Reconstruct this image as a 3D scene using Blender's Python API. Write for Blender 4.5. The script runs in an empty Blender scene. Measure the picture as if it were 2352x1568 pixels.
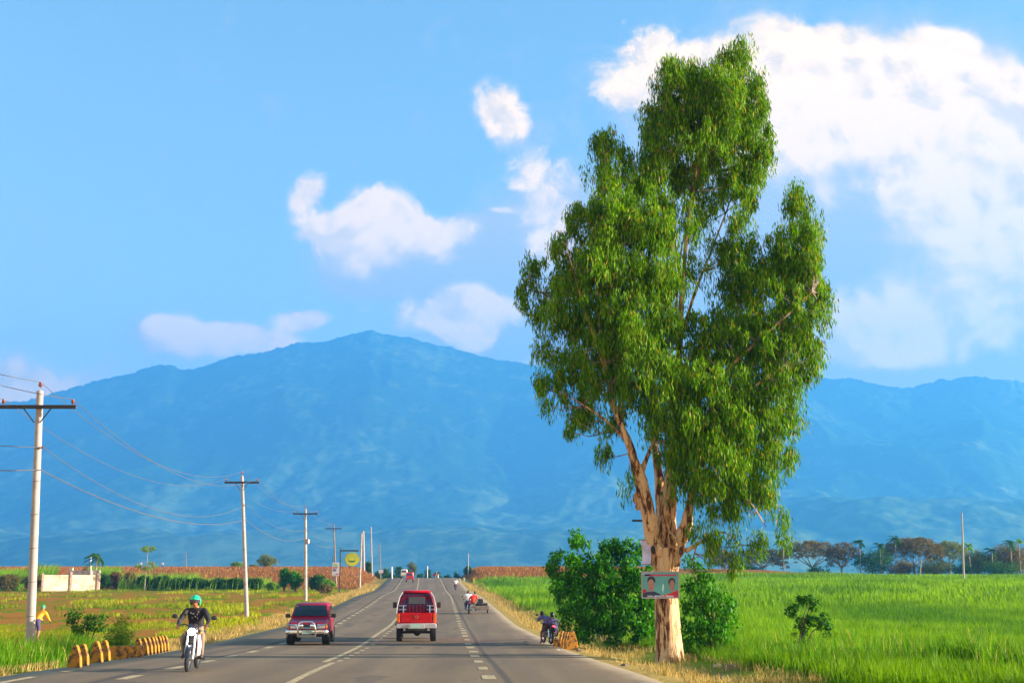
import bpy, bmesh, math, random
import numpy as np
from mathutils import Vector, Matrix, Euler, noise as mnoise
R = math.radians
random.seed(7)
rng = np.random.default_rng(7)
scn = bpy.context.scene
COL = scn.collection

# ------------------------------------------------------------------ camera
FPX = 2900.0; PITCH = math.atan(542.0/2900.0)
ZC = 2.3                                   # eye height in the following van, above the local datum
cam_d = bpy.data.cameras.new("camera"); cam = bpy.data.objects.new("camera", cam_d); COL.objects.link(cam)
cam.location = (0, 0, ZC); cam.rotation_euler = (R(90)+PITCH, 0, 0)
cam_d.sensor_width = 36.0; cam_d.lens = 36.0*FPX/2352.0
cam_d.clip_start = 0.1; cam_d.clip_end = 60000
scn.camera = cam
CP, SP = math.cos(PITCH), math.sin(PITCH)
def ray(px, py):                            # direction of a line of sight, scaled to y = 1
    a, b = (px-1176.0)/FPX, (784.0-py)/FPX
    return np.array([a, CP-b*SP, SP+b*CP])/(CP-b*SP)
def W(px, py, Y):                           # the point at distance Y
    r = ray(px, py); return Vector((r[0]*Y, Y, ZC+r[2]*Y))

# ------------------------------------------------------------------ light, sky, exposure
SUN_AZ, SUN_EL = 92.5, 13.0
SUN = Vector((math.sin(R(SUN_AZ))*math.cos(R(SUN_EL)), math.cos(R(SUN_AZ))*math.cos(R(SUN_EL)), math.sin(R(SUN_EL))))
sl = bpy.data.lights.new("sun", 'SUN'); sl.energy = 5.0; sl.angle = R(0.5); sl.color = (1.0, 0.92, 0.80)
so = bpy.data.objects.new("sun", sl); COL.objects.link(so); so.rotation_euler = SUN.to_track_quat('Z', 'Y').to_euler()
scn.view_settings.view_transform = 'Standard'; scn.view_settings.look = 'None'
scn.view_settings.exposure = 1.38; scn.view_settings.gamma = 1.0
scn.render.engine = 'CYCLES'
cy = scn.cycles
cy.use_denoising = True
cy.max_bounces = 8; cy.diffuse_bounces = 3; cy.glossy_bounces = 3; cy.transmission_bounces = 4
cy.transparent_max_bounces = 12; cy.volume_bounces = 1
cy.sample_clamp_indirect = 4.0

class NT:                                   # small node-tree helper
    def __init__(s, nt): s.nt = nt; s.n = nt.nodes; s.l = nt.links
    def new(s, t, **k):
        n = s.n.new(t)
        for a, v in k.items(): setattr(n, a, v)
        return n
    def put(s, sock, v):
        if isinstance(v, bpy.types.NodeSocket): s.l.new(v, sock)
        elif v is not None: sock.default_value = v
    def m(s, op, a=None, b=None, c=None, clamp=False):
        n = s.new('ShaderNodeMath', operation=op); n.use_clamp = clamp
        for i, v in enumerate((a, b, c)):
            if v is not None: s.put(n.inputs[i], v)
        return n.outputs[0]
    def vm(s, op, a=None, b=None, scale=None):
        n = s.new('ShaderNodeVectorMath', operation=op)
        if a is not None: s.put(n.inputs[0], a)
        if b is not None: s.put(n.inputs[1], b)
        if scale is not None: s.put(n.inputs[3], scale)
        return n.outputs['Value'] if op in ('LENGTH', 'DOT_PRODUCT', 'DISTANCE') else n.outputs[0]
    def xyz(s, x=0, y=0, z=0):
        n = s.new('ShaderNodeCombineXYZ')
        for i, v in enumerate((x, y, z)): s.put(n.inputs[i], v)
        return n.outputs[0]
    def sep(s, v):
        n = s.new('ShaderNodeSeparateXYZ'); s.put(n.inputs[0], v); return n.outputs
    def mix(s, f, a, b, mode='MIX'):
        n = s.new('ShaderNodeMix', data_type='RGBA'); n.blend_type = mode
        s.put(n.inputs[0], f)
        s.put(n.inputs[6], a if isinstance(a, bpy.types.NodeSocket) else (*a[:3], 1))
        s.put(n.inputs[7], b if isinstance(b, bpy.types.NodeSocket) else (*b[:3], 1))
        return n.outputs[2]
    def noise(s, vec, scale, detail=3, rough=.5, dist=0, lac=2.0):
        n = s.new('ShaderNodeTexNoise'); s.put(n.inputs['Vector'], vec)
        n.inputs['Scale'].default_value = scale; n.inputs['Detail'].default_value = detail
        n.inputs['Roughness'].default_value = rough; n.inputs['Distortion'].default_value = dist
        n.inputs['Lacunarity'].default_value = lac
        return n.outputs[0]
    def ss(s, v, a, b, lo=0., hi=1.):
        n = s.new('ShaderNodeMapRange'); n.interpolation_type = 'SMOOTHSTEP'
        s.put(n.inputs[0], v); n.inputs[1].default_value = a; n.inputs[2].default_value = b
        n.inputs[3].default_value = lo; n.inputs[4].default_value = hi
        return n.outputs[0]

def uv(px, py):
    r = ray(px, py); return float(r[0]), float(r[2])
UVK = 1/2900.0

def build_world():
    w = bpy.data.worlds.new("World"); scn.world = w; w.use_nodes = True
    w.cycles.sampling_method = 'MANUAL'; w.cycles.sample_map_resolution = 512
    t = NT(w.node_tree); t.n.clear()
    sky = t.new('ShaderNodeTexSky'); sky.sky_type = 'NISHITA'; sky.sun_disc = False
    sky.sun_elevation = R(SUN_EL); sky.sun_rotation = R(SUN_AZ); sky.altitude = 0
    sky.air_density = 1.0; sky.dust_density = 0.2; sky.ozone_density = 3.0
    hs = t.new('ShaderNodeHueSaturation'); hs.inputs['Saturation'].default_value = SKY_SAT; hs.inputs['Value'].default_value = SKY_VAL
    t.l.new(sky.outputs[0], hs.inputs['Color'])
    skyc = t.mix(1.0, hs.outputs[0], SKY_TINT, 'MULTIPLY')
    geo = t.new('ShaderNodeTexCoord')
    X, Y, Z = t.sep(geo.outputs['Generated'])
    Yc = t.m('MAXIMUM', Y, 0.02)
    u = t.m('DIVIDE', X, Yc); v = t.m('DIVIDE', Z, Yc)
    P = t.xyz(u, v, 0)
    wn = t.new('ShaderNodeTexNoise'); t.put(wn.inputs['Vector'], P); wn.inputs['Scale'].default_value = 9; wn.inputs['Detail'].default_value = 4
    wv = t.vm('SUBTRACT', wn.outputs[1], (0.5, 0.5, 0.5))
    Pw = t.vm('ADD', P, t.vm('SCALE', wv, scale=0.06))
    # blob group
    g = bpy.data.node_groups.new("cloud_puff", 'ShaderNodeTree')
    for nm, ty in (("P", 'NodeSocketVector'), ("C", 'NodeSocketVector'), ("S", 'NodeSocketVector'), ("Wt", 'NodeSocketFloat'), ("Acc", 'NodeSocketFloat')):
        g.interface.new_socket(nm, in_out='INPUT', socket_type=ty)
    g.interface.new_socket("Out", in_out='OUTPUT', socket_type='NodeSocketFloat')
    q = NT(g); gi = q.new('NodeGroupInput'); go = q.new('NodeGroupOutput')
    d = q.vm('MULTIPLY', q.vm('SUBTRACT', gi.outputs[0], gi.outputs[1]), gi.outputs[2])
    r2 = q.vm('DOT_PRODUCT', d, d)
    e = q.m('MULTIPLY', q.m('EXPONENT', q.m('MULTIPLY', r2, -0.9)), gi.outputs[3])
    o = q.m('ADD', gi.outputs[4], e)
    q.l.new(o, go.inputs[0])
    def field(blobs, p):
        acc = None
        for (cx, cy_, rx, ry, wt) in blobs:
            n = t.new('ShaderNodeGroup'); n.node_tree = g
            a, b = uv(cx, cy_)
            t.put(n.inputs[0], p); n.inputs[1].default_value = (a, b, 0)
            n.inputs[2].default_value = (1/(rx*1.12*UVK), 1/(ry*1.12*UVK), 0); n.inputs[3].default_value = wt
            if acc is None: n.inputs[4].default_value = 0
            else: t.l.new(acc, n.inputs[4])
            acc = n.outputs[0]
        return acc
    white = [(880,545,150,66,.95),(865,478,46,50,.9),(925,470,36,46,.6),(760,525,62,36,.7),(1000,545,70,36,.6),(720,425,40,36,.9),(700,465,24,18,.5),
             (1145,250,50,50,.85),(1170,290,38,30,.7),(1130,225,22,26,.4),(1235,380,70,34,.6),(1180,415,24,14,.4),(1150,488,34,12,.5),(1275,500,70,95,.75),(1220,600,60,60,.35),
             (1035,720,100,36,1.5),(1110,725,70,30,1.0),(1060,765,55,30,1.3),(835,695,22,10,.35),
             (425,755,58,30,1.5),(480,795,75,36,1.4),(575,790,110,26,1.5),(400,785,44,30,.6),(695,735,56,22,1.4),(1240,830,60,22,.35),
             (40,850,70,32,1.2),(30,900,130,36,.9),(215,850,100,36,.5),(120,880,90,30,.6),
             (1570,100,100,50,.7),(1480,170,80,56,.65),(1425,215,56,32,.7),(1590,190,190,90,.55),(1435,40,18,36,.42),(1390,85,18,14,.25),
             (1900,150,150,100,1.0),(1790,75,52,38,.8),(1870,60,60,28,.8),(1960,250,230,90,.95),(2150,115,64,48,1.0),(2090,150,90,60,.9),(2225,150,66,64,.8),
             (2170,250,140,100,.8),(2060,330,190,70,.65),(1790,375,50,30,.6),(1720,300,120,110,.6),(2230,410,110,64,.7),(2320,480,90,74,.7),(2330,330,70,80,.5),(2130,420,80,34,.55),
             (2050,440,110,30,.4),(2110,565,140,24,.42),(2280,600,150,44,.5),(2050,750,220,48,.7),(2230,700,170,44,.65),(2340,680,80,60,.6),(1950,825,130,34,.6),(2345,200,30,80,.6),(2200,810,160,34,.45),(2260,480,150,90,.5),(2080,500,120,46,.35),(2180,630,200,50,.35),(1960,740,90,60,.4),(2330,620,80,120,.45),(2090,770,160,50,.35),(1880,470,90,40,.3),(2060,330,200,70,.3)]
    grey = [(920,610,210,56,.8),(1060,600,200,60,.7),(1180,610,170,80,.8),(1290,560,130,130,.9),(1280,700,140,100,.7),(1180,660,140,60,.8),(1250,790,160,70,.5),
            (430,790,110,46,.6),(1050,740,140,50,.5),(1150,800,200,40,.5),(60,880,160,50,.5),
            (1900,230,240,170,.7),(2050,420,300,120,1.0),(1950,560,240,130,1.0),(2180,560,260,150,1.0),(2330,500,180,200,.8),(1980,690,260,90,1.0),(2220,690,260,100,1.0),(2150,830,340,80,1.0),
            (2170,220,220,160,.6),(1560,160,170,90,.45),(1650,500,300,300,.5),(1900,840,260,60,.8)]
    n1 = t.noise(P, 22, 9, .64, 0.4)
    n2 = t.noise(P, 8, 4, .5, 0.2)
    fb = t.m('ADD', t.m('MULTIPLY', t.m('SUBTRACT', n1, .5), t.ss(u, .12, .30, 2.0, 1.05)), t.m('MULTIPLY', t.m('SUBTRACT', n2, .5), .6))
    wf = t.m('ADD', field(white, Pw), t.m('MULTIPLY', fb, t.ss(field(white, P), .02, .4)))
    dw = t.ss(wf, 0.20, 0.82)
    gf = t.m('ADD', field(grey, Pw), t.m('MULTIPLY', fb, .55))
    dg = t.m('MULTIPLY', t.ss(gf, 0.05, 0.62), 0.95)
    # relief: compare the noise with itself a little towards the sun
    Ps = t.vm('ADD', P, (0.010, 0.012, 0))
    n1s = t.noise(Ps, 22, 6, .58, 0.4); n2s = t.noise(Ps, 8, 4, .5, .2)
    rel = t.m('ADD', t.m('SUBTRACT', n1, n1s), t.m('MULTIPLY', t.m('SUBTRACT', n2, n2s), 1.2))
    lit = t.m('ADD', 0.66, t.m('ADD', t.m('MULTIPLY', rel, 5.2), t.m('MULTIPLY', t.m('SUBTRACT', wf, .6), .35)), clamp=True)
    cw = t.mix(lit, CL_MID, CL_WHITE)
    base = t.mix(dg, skyc, CL_GREY)
    allc = t.mix(dw, base, cw)
    # only the visible, forward half of the sky carries this cloud bank
    fr = t.ss(Y, 0.25, 0.55)
    up = t.ss(Z, -0.01, 0.02)
    fin = t.mix(t.m('MULTIPLY', fr, up), skyc, allc)
    bg = t.new('ShaderNodeBackground'); t.l.new(fin, bg.inputs[0]); bg.inputs[1].default_value = SKY_STR
    out = t.new('ShaderNodeOutputWorld'); t.l.new(bg.outputs[0], out.inputs[0])
SKY_STR = 0.092; SKY_SAT = 1.2; SKY_VAL = 1.0; SKY_TINT = (3.8, 1.85, 1.12)
CL_WHITE = (10.0, 6.5, 2.6); CL_MID = (6.9, 4.75, 2.2); CL_GREY = (3.9, 3.25, 2.2)
build_world()

# ------------------------------------------------------------------ helpers
MATS = {}
def pmat(name, col, rough=.6, metal=0., spec=.5, noise=0., nscale=5., bump=0., emit=None, coat=0.):
    if name in MATS: return MATS[name]
    m = bpy.data.materials.new(name); m.use_nodes = True; MATS[name] = m
    t = NT(m.node_tree); b = t.n['Principled BSDF']
    b.inputs['Base Color'].default_value = (*col, 1); b.inputs['Roughness'].default_value = rough
    b.inputs['Metallic'].default_value = metal; b.inputs['Specular IOR Level'].default_value = spec
    if coat: b.inputs['Coat Weight'].default_value = coat; b.inputs['Coat Roughness'].default_value = .08
    if noise or bump:
        tc = t.new('ShaderNodeTexCoord')
        n = t.noise(tc.outputs['Object'], nscale, 5, .6)
        if noise:
            dk = tuple(c*(1-noise) for c in col); lt = tuple(min(1, c*(1+noise)) for c in col)
            t.l.new(t.mix(t.ss(n, .3, .7), dk, lt), b.inputs['Base Color'])
        if bump:
            bp = t.new('ShaderNodeBump'); bp.inputs['Strength'].default_value = bump; bp.inputs['Distance'].default_value = .02
            t.l.new(n, bp.inputs['Height']); t.l.new(bp.outputs[0], b.inputs['Normal'])
    if emit:
        b.inputs['Emission Color'].default_value = (*emit[0], 1); b.inputs['Emission Strength'].default_value = emit[1]
    return m
def leafmat(name, c1, c2, trans=.35, rough=.55, c3=None, patch=False):
    if name in MATS: return MATS[name]
    m = bpy.data.materials.new(name); m.use_nodes = True; MATS[name] = m
    t = NT(m.node_tree); t.n.clear()
    g = t.new('ShaderNodeNewGeometry')
    f = g.outputs['Random Per Island']
    col = t.mix(f, c1, c2)
    if c3: col = t.mix(t.ss(f, .93, .95), col, c3)
    tc = t.new('ShaderNodeTexCoord')
    n = t.noise(tc.outputs['Object'], .8, 2, .5)
    col = t.mix(1, col, t.mix(t.ss(n, .3, .7), (.72, .75, .7), (1.15, 1.1, 1.0)), 'MULTIPLY')
    if patch:
        n5 = t.noise(t.vm('MULTIPLY', tc.outputs['Object'], (1, .45, 1)), .09, 5, .62); col = t.mix(1, col, t.mix(t.ss(n5, .36, .62), (.50, .60, .7), (1.28, 1.10, .9)), 'MULTIPLY')
    d = t.new('ShaderNodeBsdfPrincipled'); t.l.new(col, d.inputs['Base Color']); d.inputs['Roughness'].default_value = rough
    d.inputs['Specular IOR Level'].default_value = .06
    tr = t.new('ShaderNodeBsdfTranslucent'); t.l.new(t.mix(1, col, (1.3, 1.25, .5), 'MULTIPLY'), tr.inputs[0])
    mx = t.new('ShaderNodeMixShader'); mx.inputs[0].default_value = trans
    t.l.new(d.outputs[0], mx.inputs[1]); t.l.new(tr.outputs[0], mx.inputs[2])
    o = t.new('ShaderNodeOutputMaterial'); t.l.new(mx.outputs[0], o.inputs[0])
    return m

def mesh_obj(name, verts, faces, mats, parent=None, smooth=False, mi=None, loc=None):
    me = bpy.data.meshes.new(name)
    if isinstance(verts, np.ndarray) and isinstance(faces, np.ndarray):
        nv, nf, k = len(verts), len(faces), faces.shape[1]
        me.vertices.add(nv); me.vertices.foreach_set('co', verts.astype(np.float32).ravel())
        me.loops.add(nf*k); me.loops.foreach_set('vertex_index', faces.astype(np.int32).ravel())
        me.polygons.add(nf); me.polygons.foreach_set('loop_start', np.arange(0, nf*k, k, dtype=np.int32))
        me.update(calc_edges=True); me.validate()
    else:
        me.from_pydata([tuple(v) for v in verts], [], [tuple(f) for f in faces]); me.update()
    for m in (mats if isinstance(mats, (list, tuple)) else [mats]): me.materials.append(m)
    if mi is not None: me.polygons.foreach_set('material_index', np.asarray(mi, dtype=np.int32))
    if smooth: me.polygons.foreach_set('use_smooth', np.ones(len(me.polygons), dtype=bool))
    o = bpy.data.objects.new(name, me); COL.objects.link(o)
    if parent: o.parent = parent
    if loc is not None: o.location = loc
    return o
def tag(o, label=None, cat=None, group=None, kind=None):
    if label: o['label'] = label
    if cat: o['category'] = cat
    if group: o['group'] = group
    if kind: o['kind'] = kind
    return o
def empty(name, loc, rz=0, label=None, cat=None, group=None):
    o = bpy.data.objects.new(name, None); COL.objects.link(o); o.location = loc; o.rotation_euler = (0, 0, rz)
    o.empty_display_size = .2
    return tag(o, label, cat, group)
def copy_tree(o, parent=None):
    c = o.copy(); COL.objects.link(c); c.parent = parent
    for ch in list(o.children): copy_tree(ch, c)
    return c

class MB:                                   # collects shapes into ONE mesh
    def __init__(s): s.v = []; s.f = []; s.mi = []
    def add(s, vs, fs, mi=0):
        b = len(s.v); s.v += [tuple(v) for v in vs]; s.f += [tuple(b+i for i in f) for f in fs]; s.mi += [mi]*len(fs)
    def box(s, c, d, mi=0, rot=None, taper=None):
        x, y, z = d[0]/2, d[1]/2, d[2]/2
        tx, ty = taper or (1, 1)
        vs = [(-x, -y, -z), (x, -y, -z), (x, y, -z), (-x, y, -z), (-x*tx, -y*ty, z), (x*tx, -y*ty, z), (x*tx, y*ty, z), (-x*tx, y*ty, z)]
        if rot is not None: M = Euler(rot).to_matrix(); vs = [M @ Vector(v) for v in vs]
        vs = [(v[0]+c[0], v[1]+c[1], v[2]+c[2]) for v in vs]
        s.add(vs, [(0, 3, 2, 1), (4, 5, 6, 7), (0, 1, 5, 4), (1, 2, 6, 5), (2, 3, 7, 6), (3, 0, 4, 7)], mi)
        return s
    def tube(s, pts, rad, n=8, mi=0, cap=True):
        pts = [Vector(p) for p in pts]
        rad = rad if isinstance(rad, (list, tuple)) else [rad]*len(pts)
        vs, fs = [], []
        T0 = (pts[1]-pts[0]).normalized(); ref = Vector((0, 0, 1)) if abs(T0.z) < .9 else Vector((1, 0, 0))
        A = T0.cross(ref).normalized()
        for i, p in enumerate(pts):
            T = (pts[min(i+1, len(pts)-1)]-pts[max(i-1, 0)]).normalized()
            A = (A-T*A.dot(T)).normalized(); B = T.cross(A)
            for k in range(n):
                a = 2*math.pi*k/n; vs.append(p+(A*math.cos(a)+B*math.sin(a))*rad[i])
        for i in range(len(pts)-1):
            for k in range(n):
                a, b = i*n+k, i*n+(k+1) % n; fs.append((a, b, b+n, a+n))
        if cap: fs.append(tuple(range(n-1, -1, -1))); fs.append(tuple((len(pts)-1)*n+k for k in range(n)))
        s.add(vs, fs, mi); return s
    def lathe(s, prof, n=24, axis='z', c=(0, 0, 0), mi=0):     # prof = (r, h)
        vs, fs = [], []
        for r, h in prof:
            for k in range(n):
                a = 2*math.pi*k/n; x, y = r*math.cos(a), r*math.sin(a)
                v = {'z': (x, y, h), 'x': (h, x, y), 'y': (y, h, x)}[axis]
                vs.append((v[0]+c[0], v[1]+c[1], v[2]+c[2]))
        for i in range(len(prof)-1):
            for k in range(n):
                a, b = i*n+k, i*n+(k+1) % n; fs.append((a, b, b+n, a+n))
        fs.append(tuple(range(n-1, -1, -1))); fs.append(tuple((len(prof)-1)*n+k for k in range(n)))
        s.add(vs, fs, mi); return s
    def ell(s, c, r, nu=14, nv=10, mi=0, rot=None):
        vs, fs = [], []
        M = Euler(rot).to_matrix() if rot else Matrix.Identity(3)
        for j in range(nv+1):
            ph = math.pi*j/nv
            for i in range(nu):
                th = 2*math.pi*i/nu
                p = M @ Vector((r[0]*math.sin(ph)*math.cos(th), r[1]*math.sin(ph)*math.sin(th), r[2]*math.cos(ph)))
                vs.append((p.x+c[0], p.y+c[1], p.z+c[2]))
        for j in range(nv):
            for i in range(nu):
                a, b = j*nu+i, j*nu+(i+1) % nu
                fs.append((a, a+nu, b+nu, b))
        s.add(vs, fs, mi); return s
    def loft(s, secs, mi=0, closed=True, caps=True):
        n = len(secs[0]); vs = [p for sc in secs for p in sc]; fs = []
        for i in range(len(secs)-1):
            for k in range(n if closed else n-1):
                a, b = i*n+k, i*n+(k+1) % n; fs.append((a, b, b+n, a+n))
        if caps: fs.append(tuple(range(n-1, -1, -1))); fs.append(tuple((len(secs)-1)*n+k for k in range(n)))
        s.add(vs, fs, mi); return s
    def build(s, name, mats, parent=None, smooth=False, bevel=0, seg=2, loc=None):
        o = mesh_obj(name, s.v, s.f, mats, parent, False, s.mi, loc)
        me = o.data
        bm = bmesh.new(); bm.from_mesh(me); bmesh.ops.remove_doubles(bm, verts=bm.verts, dist=1e-5)
        bmesh.ops.recalc_face_normals(bm, faces=bm.faces)
        bm.to_mesh(me); bm.free()
        if smooth:
            me.polygons.foreach_set('use_smooth', np.ones(len(me.polygons), dtype=bool))
            try: me.set_sharp_from_angle(angle=R(40))
            except Exception: pass
        if bevel:
            b = o.modifiers.new('bevel', 'BEVEL'); b.width = bevel; b.segments = seg; b.limit_method = 'ANGLE'; b.angle_limit = R(35)
        return o

def sstep(x, a, b):
    t = np.clip((np.asarray(x, float)-a)/(b-a), 0, 1); return t*t*(3-2*t)
# cheap vectorised value noise
_tab = rng.random((256, 256))
def vnoise(x, y):
    x = np.asarray(x, float); y = np.asarray(y, float)
    xi, yi = np.floor(x).astype(int), np.floor(y).astype(int); fx, fy = x-xi, y-yi
    fx = fx*fx*(3-2*fx); fy = fy*fy*(3-2*fy)
    a = _tab[xi & 255, yi & 255]; b = _tab[(xi+1) & 255, yi & 255]; c = _tab[xi & 255, (yi+1) & 255]; d = _tab[(xi+1) & 255, (yi+1) & 255]
    return (a*(1-fx)+b*fx)*(1-fy)+(c*(1-fx)+d*fx)*fy
def fbm(x, y, o=4, g=.5):
    s = 0; a = 1; n = 0
    for i in range(o):
        s = s+a*vnoise(x*2**i+17.3*i, y*2**i+9.1*i); n += a; a *= g
    return s/n

# ------------------------------------------------------------------ terrain: profile measured along the road
ROAD_W = 13.5
_st = [(890,1043,1326.5),(873,1085,1356),(824,1107,1369),(769,1131,1393),(653,1170,1437),(517,1210,1464),(472,1250,1481),(373,1305,1500),(264,1362,1518),(187,1440,1533),(110,1508,1547),(22,1540,1559)]
_Y, _Z, _X = [], [], []
for xl, xr, y in _st:
    ppm = (xr-xl)/ROAD_W; a, b = ((xl+xr)/2-1176)/ppm, (784-y)/ppm; F = FPX/ppm
    _X.append(a); _Y.append(F*CP-b*SP); _Z.append(ZC+F*SP+b*CP)
_Y, _Z, _X = (np.array(q)[::-1] for q in (_Y, _Z, _X))
_pX = np.polyfit(_Y, _X, 2)
_yy = np.arange(-60, 700, 1.0)
_zz = np.interp(_yy, np.concatenate([[-60, 0], _Y]), np.concatenate([[.55, .55], _Z]))
_k = np.exp(-np.linspace(-2, 2, 21)**2); _k /= _k.sum()
_zz = np.convolve(np.pad(_zz, 10, 'edge'), _k, 'valid')
_crestY = _Y[-1]
def xroad(Y): return np.polyval(_pX, np.minimum(Y, 290.0))+np.maximum(np.asarray(Y, float)-290, 0)*(2*_pX[0]*290+_pX[1])
def zroad(Y):
    Y = np.asarray(Y, float)
    z = np.interp(Y, _yy, _zz)
    return z-sstep(Y, _crestY, _crestY+90)*7.0
def zprof(Y): return np.interp(Y, _yy, _zz)
def ground(X, Y):
    X = np.asarray(X, float); Y = np.asarray(Y, float)
    off = X-xroad(Y)
    near = np.clip((np.abs(off)-8)/(18-12.5*sstep(Y, 170, 235)), 0, 1); near = near*near*(3-2*near)
    zr = zroad(Y)
    hump = 2.1*sstep(Y, _crestY-60, _crestY+35)*(1-sstep(Y, _crestY+60, _crestY+200)*1)   # brown fields crest beside the road
    wl = sstep(-off, 8, 16); wr = sstep(off, 7, 12)*(1-sstep(X, 45, 75))
    zf = zprof(Y)+hump*np.maximum(wl, wr)
    rgt = sstep(X, 14, 42)
    zf = zf+1.25*rgt*sstep(Y, 55, 185)*(1-sstep(Y, 185, _crestY+40))-rgt*sstep(Y, 185, _crestY+40)*.1
    far = sstep(Y, _crestY+120, 900)
    zf = zf*(1-far)+far*(-9)
    z = zr*(1-near)+zf*near
    z = np.where(Y > _crestY+90, z*(1-far)+far*(-9), z)
    dit = np.exp(-((np.abs(off)-8.6)/.9)**2)*.16
    rough = (fbm(X*.9, Y*.9, 3)-.5)*.14*sstep(np.abs(off), 7.2, 10)
    return z-dit*(np.abs(off) > 6.9)+rough
def G(px, py, lo=14, hi=420):               # where a line of sight meets the ground
    r = ray(px, py); Ys = np.arange(lo, hi, .25)
    d = ZC+r[2]*Ys-ground(r[0]*Ys, Ys)
    i = np.argmax(d < 0)
    if d[i] >= 0: i = int(np.argmin(np.abs(d)))
    Y = Ys[i]; return Vector((r[0]*Y, Y, float(ground(r[0]*Y, Y))))
def onroad(off, Y): return Vector((float(xroad(Y))+off, Y, float(zroad(Y))+.05))

def ground_mat():
    m = bpy.data.materials.new("field_soil_and_turf"); m.use_nodes = True
    t = NT(m.node_tree); b = t.n['Principled BSDF']; b.inputs['Roughness'].default_value = 1; b.inputs['Specular IOR Level'].default_value = 0
    at = t.new('ShaderNodeAttribute'); at.attribute_name = 'zone'
    r_, g_, b_ = t.sep(at.outputs['Vector'])
    tc = t.new('ShaderNodeTexCoord'); P = tc.outputs['Object']
    st = t.vm('MULTIPLY', P, (1, .35, 1))
    n1 = t.noise(st, .35, 5, .6); n2 = t.noise(P, 5, 4, .6); n3 = t.noise(st, 1.4, 4, .6)
    green = t.mix(n2, (.06, .15, .004), (.15, .27, .008))
    soil = t.mix(n2, (.24, .095, .02), (.48, .22, .05))
    brown = t.mix(t.ss(n3, .35, .65), (.20, .07, .025), (.36, .16, .06))
    straw = t.mix(n2, (.30, .19, .05), (.56, .38, .12))
    lf = t.mix(t.ss(t.m('ADD', n1, t.m('MULTIPLY', t.m('SUBTRACT', n3, .5), .8)), .37, .50), green, soil)
    c = t.mix(r_, green, lf)          # r: mixed turf and bare soil
    c = t.mix(g_, c, brown)           # g: dry brown field
    c = t.mix(t.m('MULTIPLY', b_, t.ss(t.m('ADD', n3, t.m('MULTIPLY', b_, .3)), .35, .6)), c, straw)
    t.l.new(c, b.inputs['Base Color'])
    bp = t.new('ShaderNodeBump'); bp.inputs['Strength'].default_value = .6; bp.inputs['Distance'].default_value = .12
    t.l.new(n2, bp.inputs['Height']); t.l.new(bp.outputs[0], b.inputs['Normal'])
    return m
def zones(X, Y):
    off = X-xroad(Y)
    left = sstep(-off, 6, 9)
    r = left*(1-sstep(Y, 150, 190)*.4)
    g = sstep(Y, 188, 205)*left+sstep(Y, 228, 246)*sstep(off, 6, 9)*(1-sstep(X, 50, 80))
    wob = (fbm(X*.25, Y*.25, 3)-.5)*2.4
    a = np.abs(off)+wob
    b = (1-sstep(a, 8.0, 10.8))*1.0
    b = np.where(off > 0, (1-sstep(a, 7.9, 10.0)), b*.95)
    return np.clip(np.stack([r, np.clip(g, 0, 1), b], -1), 0, 1)
def build_ground():
    ys = np.concatenate([np.arange(-60, 14, 4), np.arange(14, 60, .5), np.arange(60, 140, 1.0), np.arange(140, 420, 2.0), np.arange(420, 1000, 20), np.array([1000, 1300, 1800, 2600, 3600, 5000, 8000, 11000, 16000])])
    s = np.concatenate([-np.geomspace(7000, 12, 60), np.arange(-11.5, 12, .5), np.geomspace(12, 7000, 60)])
    YY, SS = np.meshgrid(ys, s, indexing='ij')
    XX = SS+xroad(np.minimum(YY, 400))*(1-sstep(np.abs(SS), 30, 200))
    A_ = np.clip(XX*math.cos(R(21))-YY*math.sin(R(21)), -6500, 480); B_ = np.clip(XX*math.sin(R(21))+YY*math.cos(R(21)), -80, 9050)
    XX, YY = A_*math.cos(R(21))+B_*math.sin(R(21)), -A_*math.sin(R(21))+B_*math.cos(R(21))
    ZZ = ground(XX, YY)
    ZZ = np.where(np.abs(SS) < 6.3, zroad(YY)-.06, ZZ)
    n, k = XX.shape
    v = np.stack([XX, YY, ZZ], -1).reshape(-1, 3)
    i = np.arange((n-1)*k).reshape(n-1, k)[:, :-1].ravel()
    f = np.stack([i, i+1, i+k+1, i+k], -1)
    o = mesh_obj("ground", v, f, ground_mat(), smooth=True)
    at = o.data.attributes.new('zone', 'FLOAT_VECTOR', 'POINT')
    z = zones(v[:, 0], v[:, 1]); at.data.foreach_set('vector', z.astype(np.float32).ravel())
    tag(o, kind='structure')
build_ground()

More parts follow.
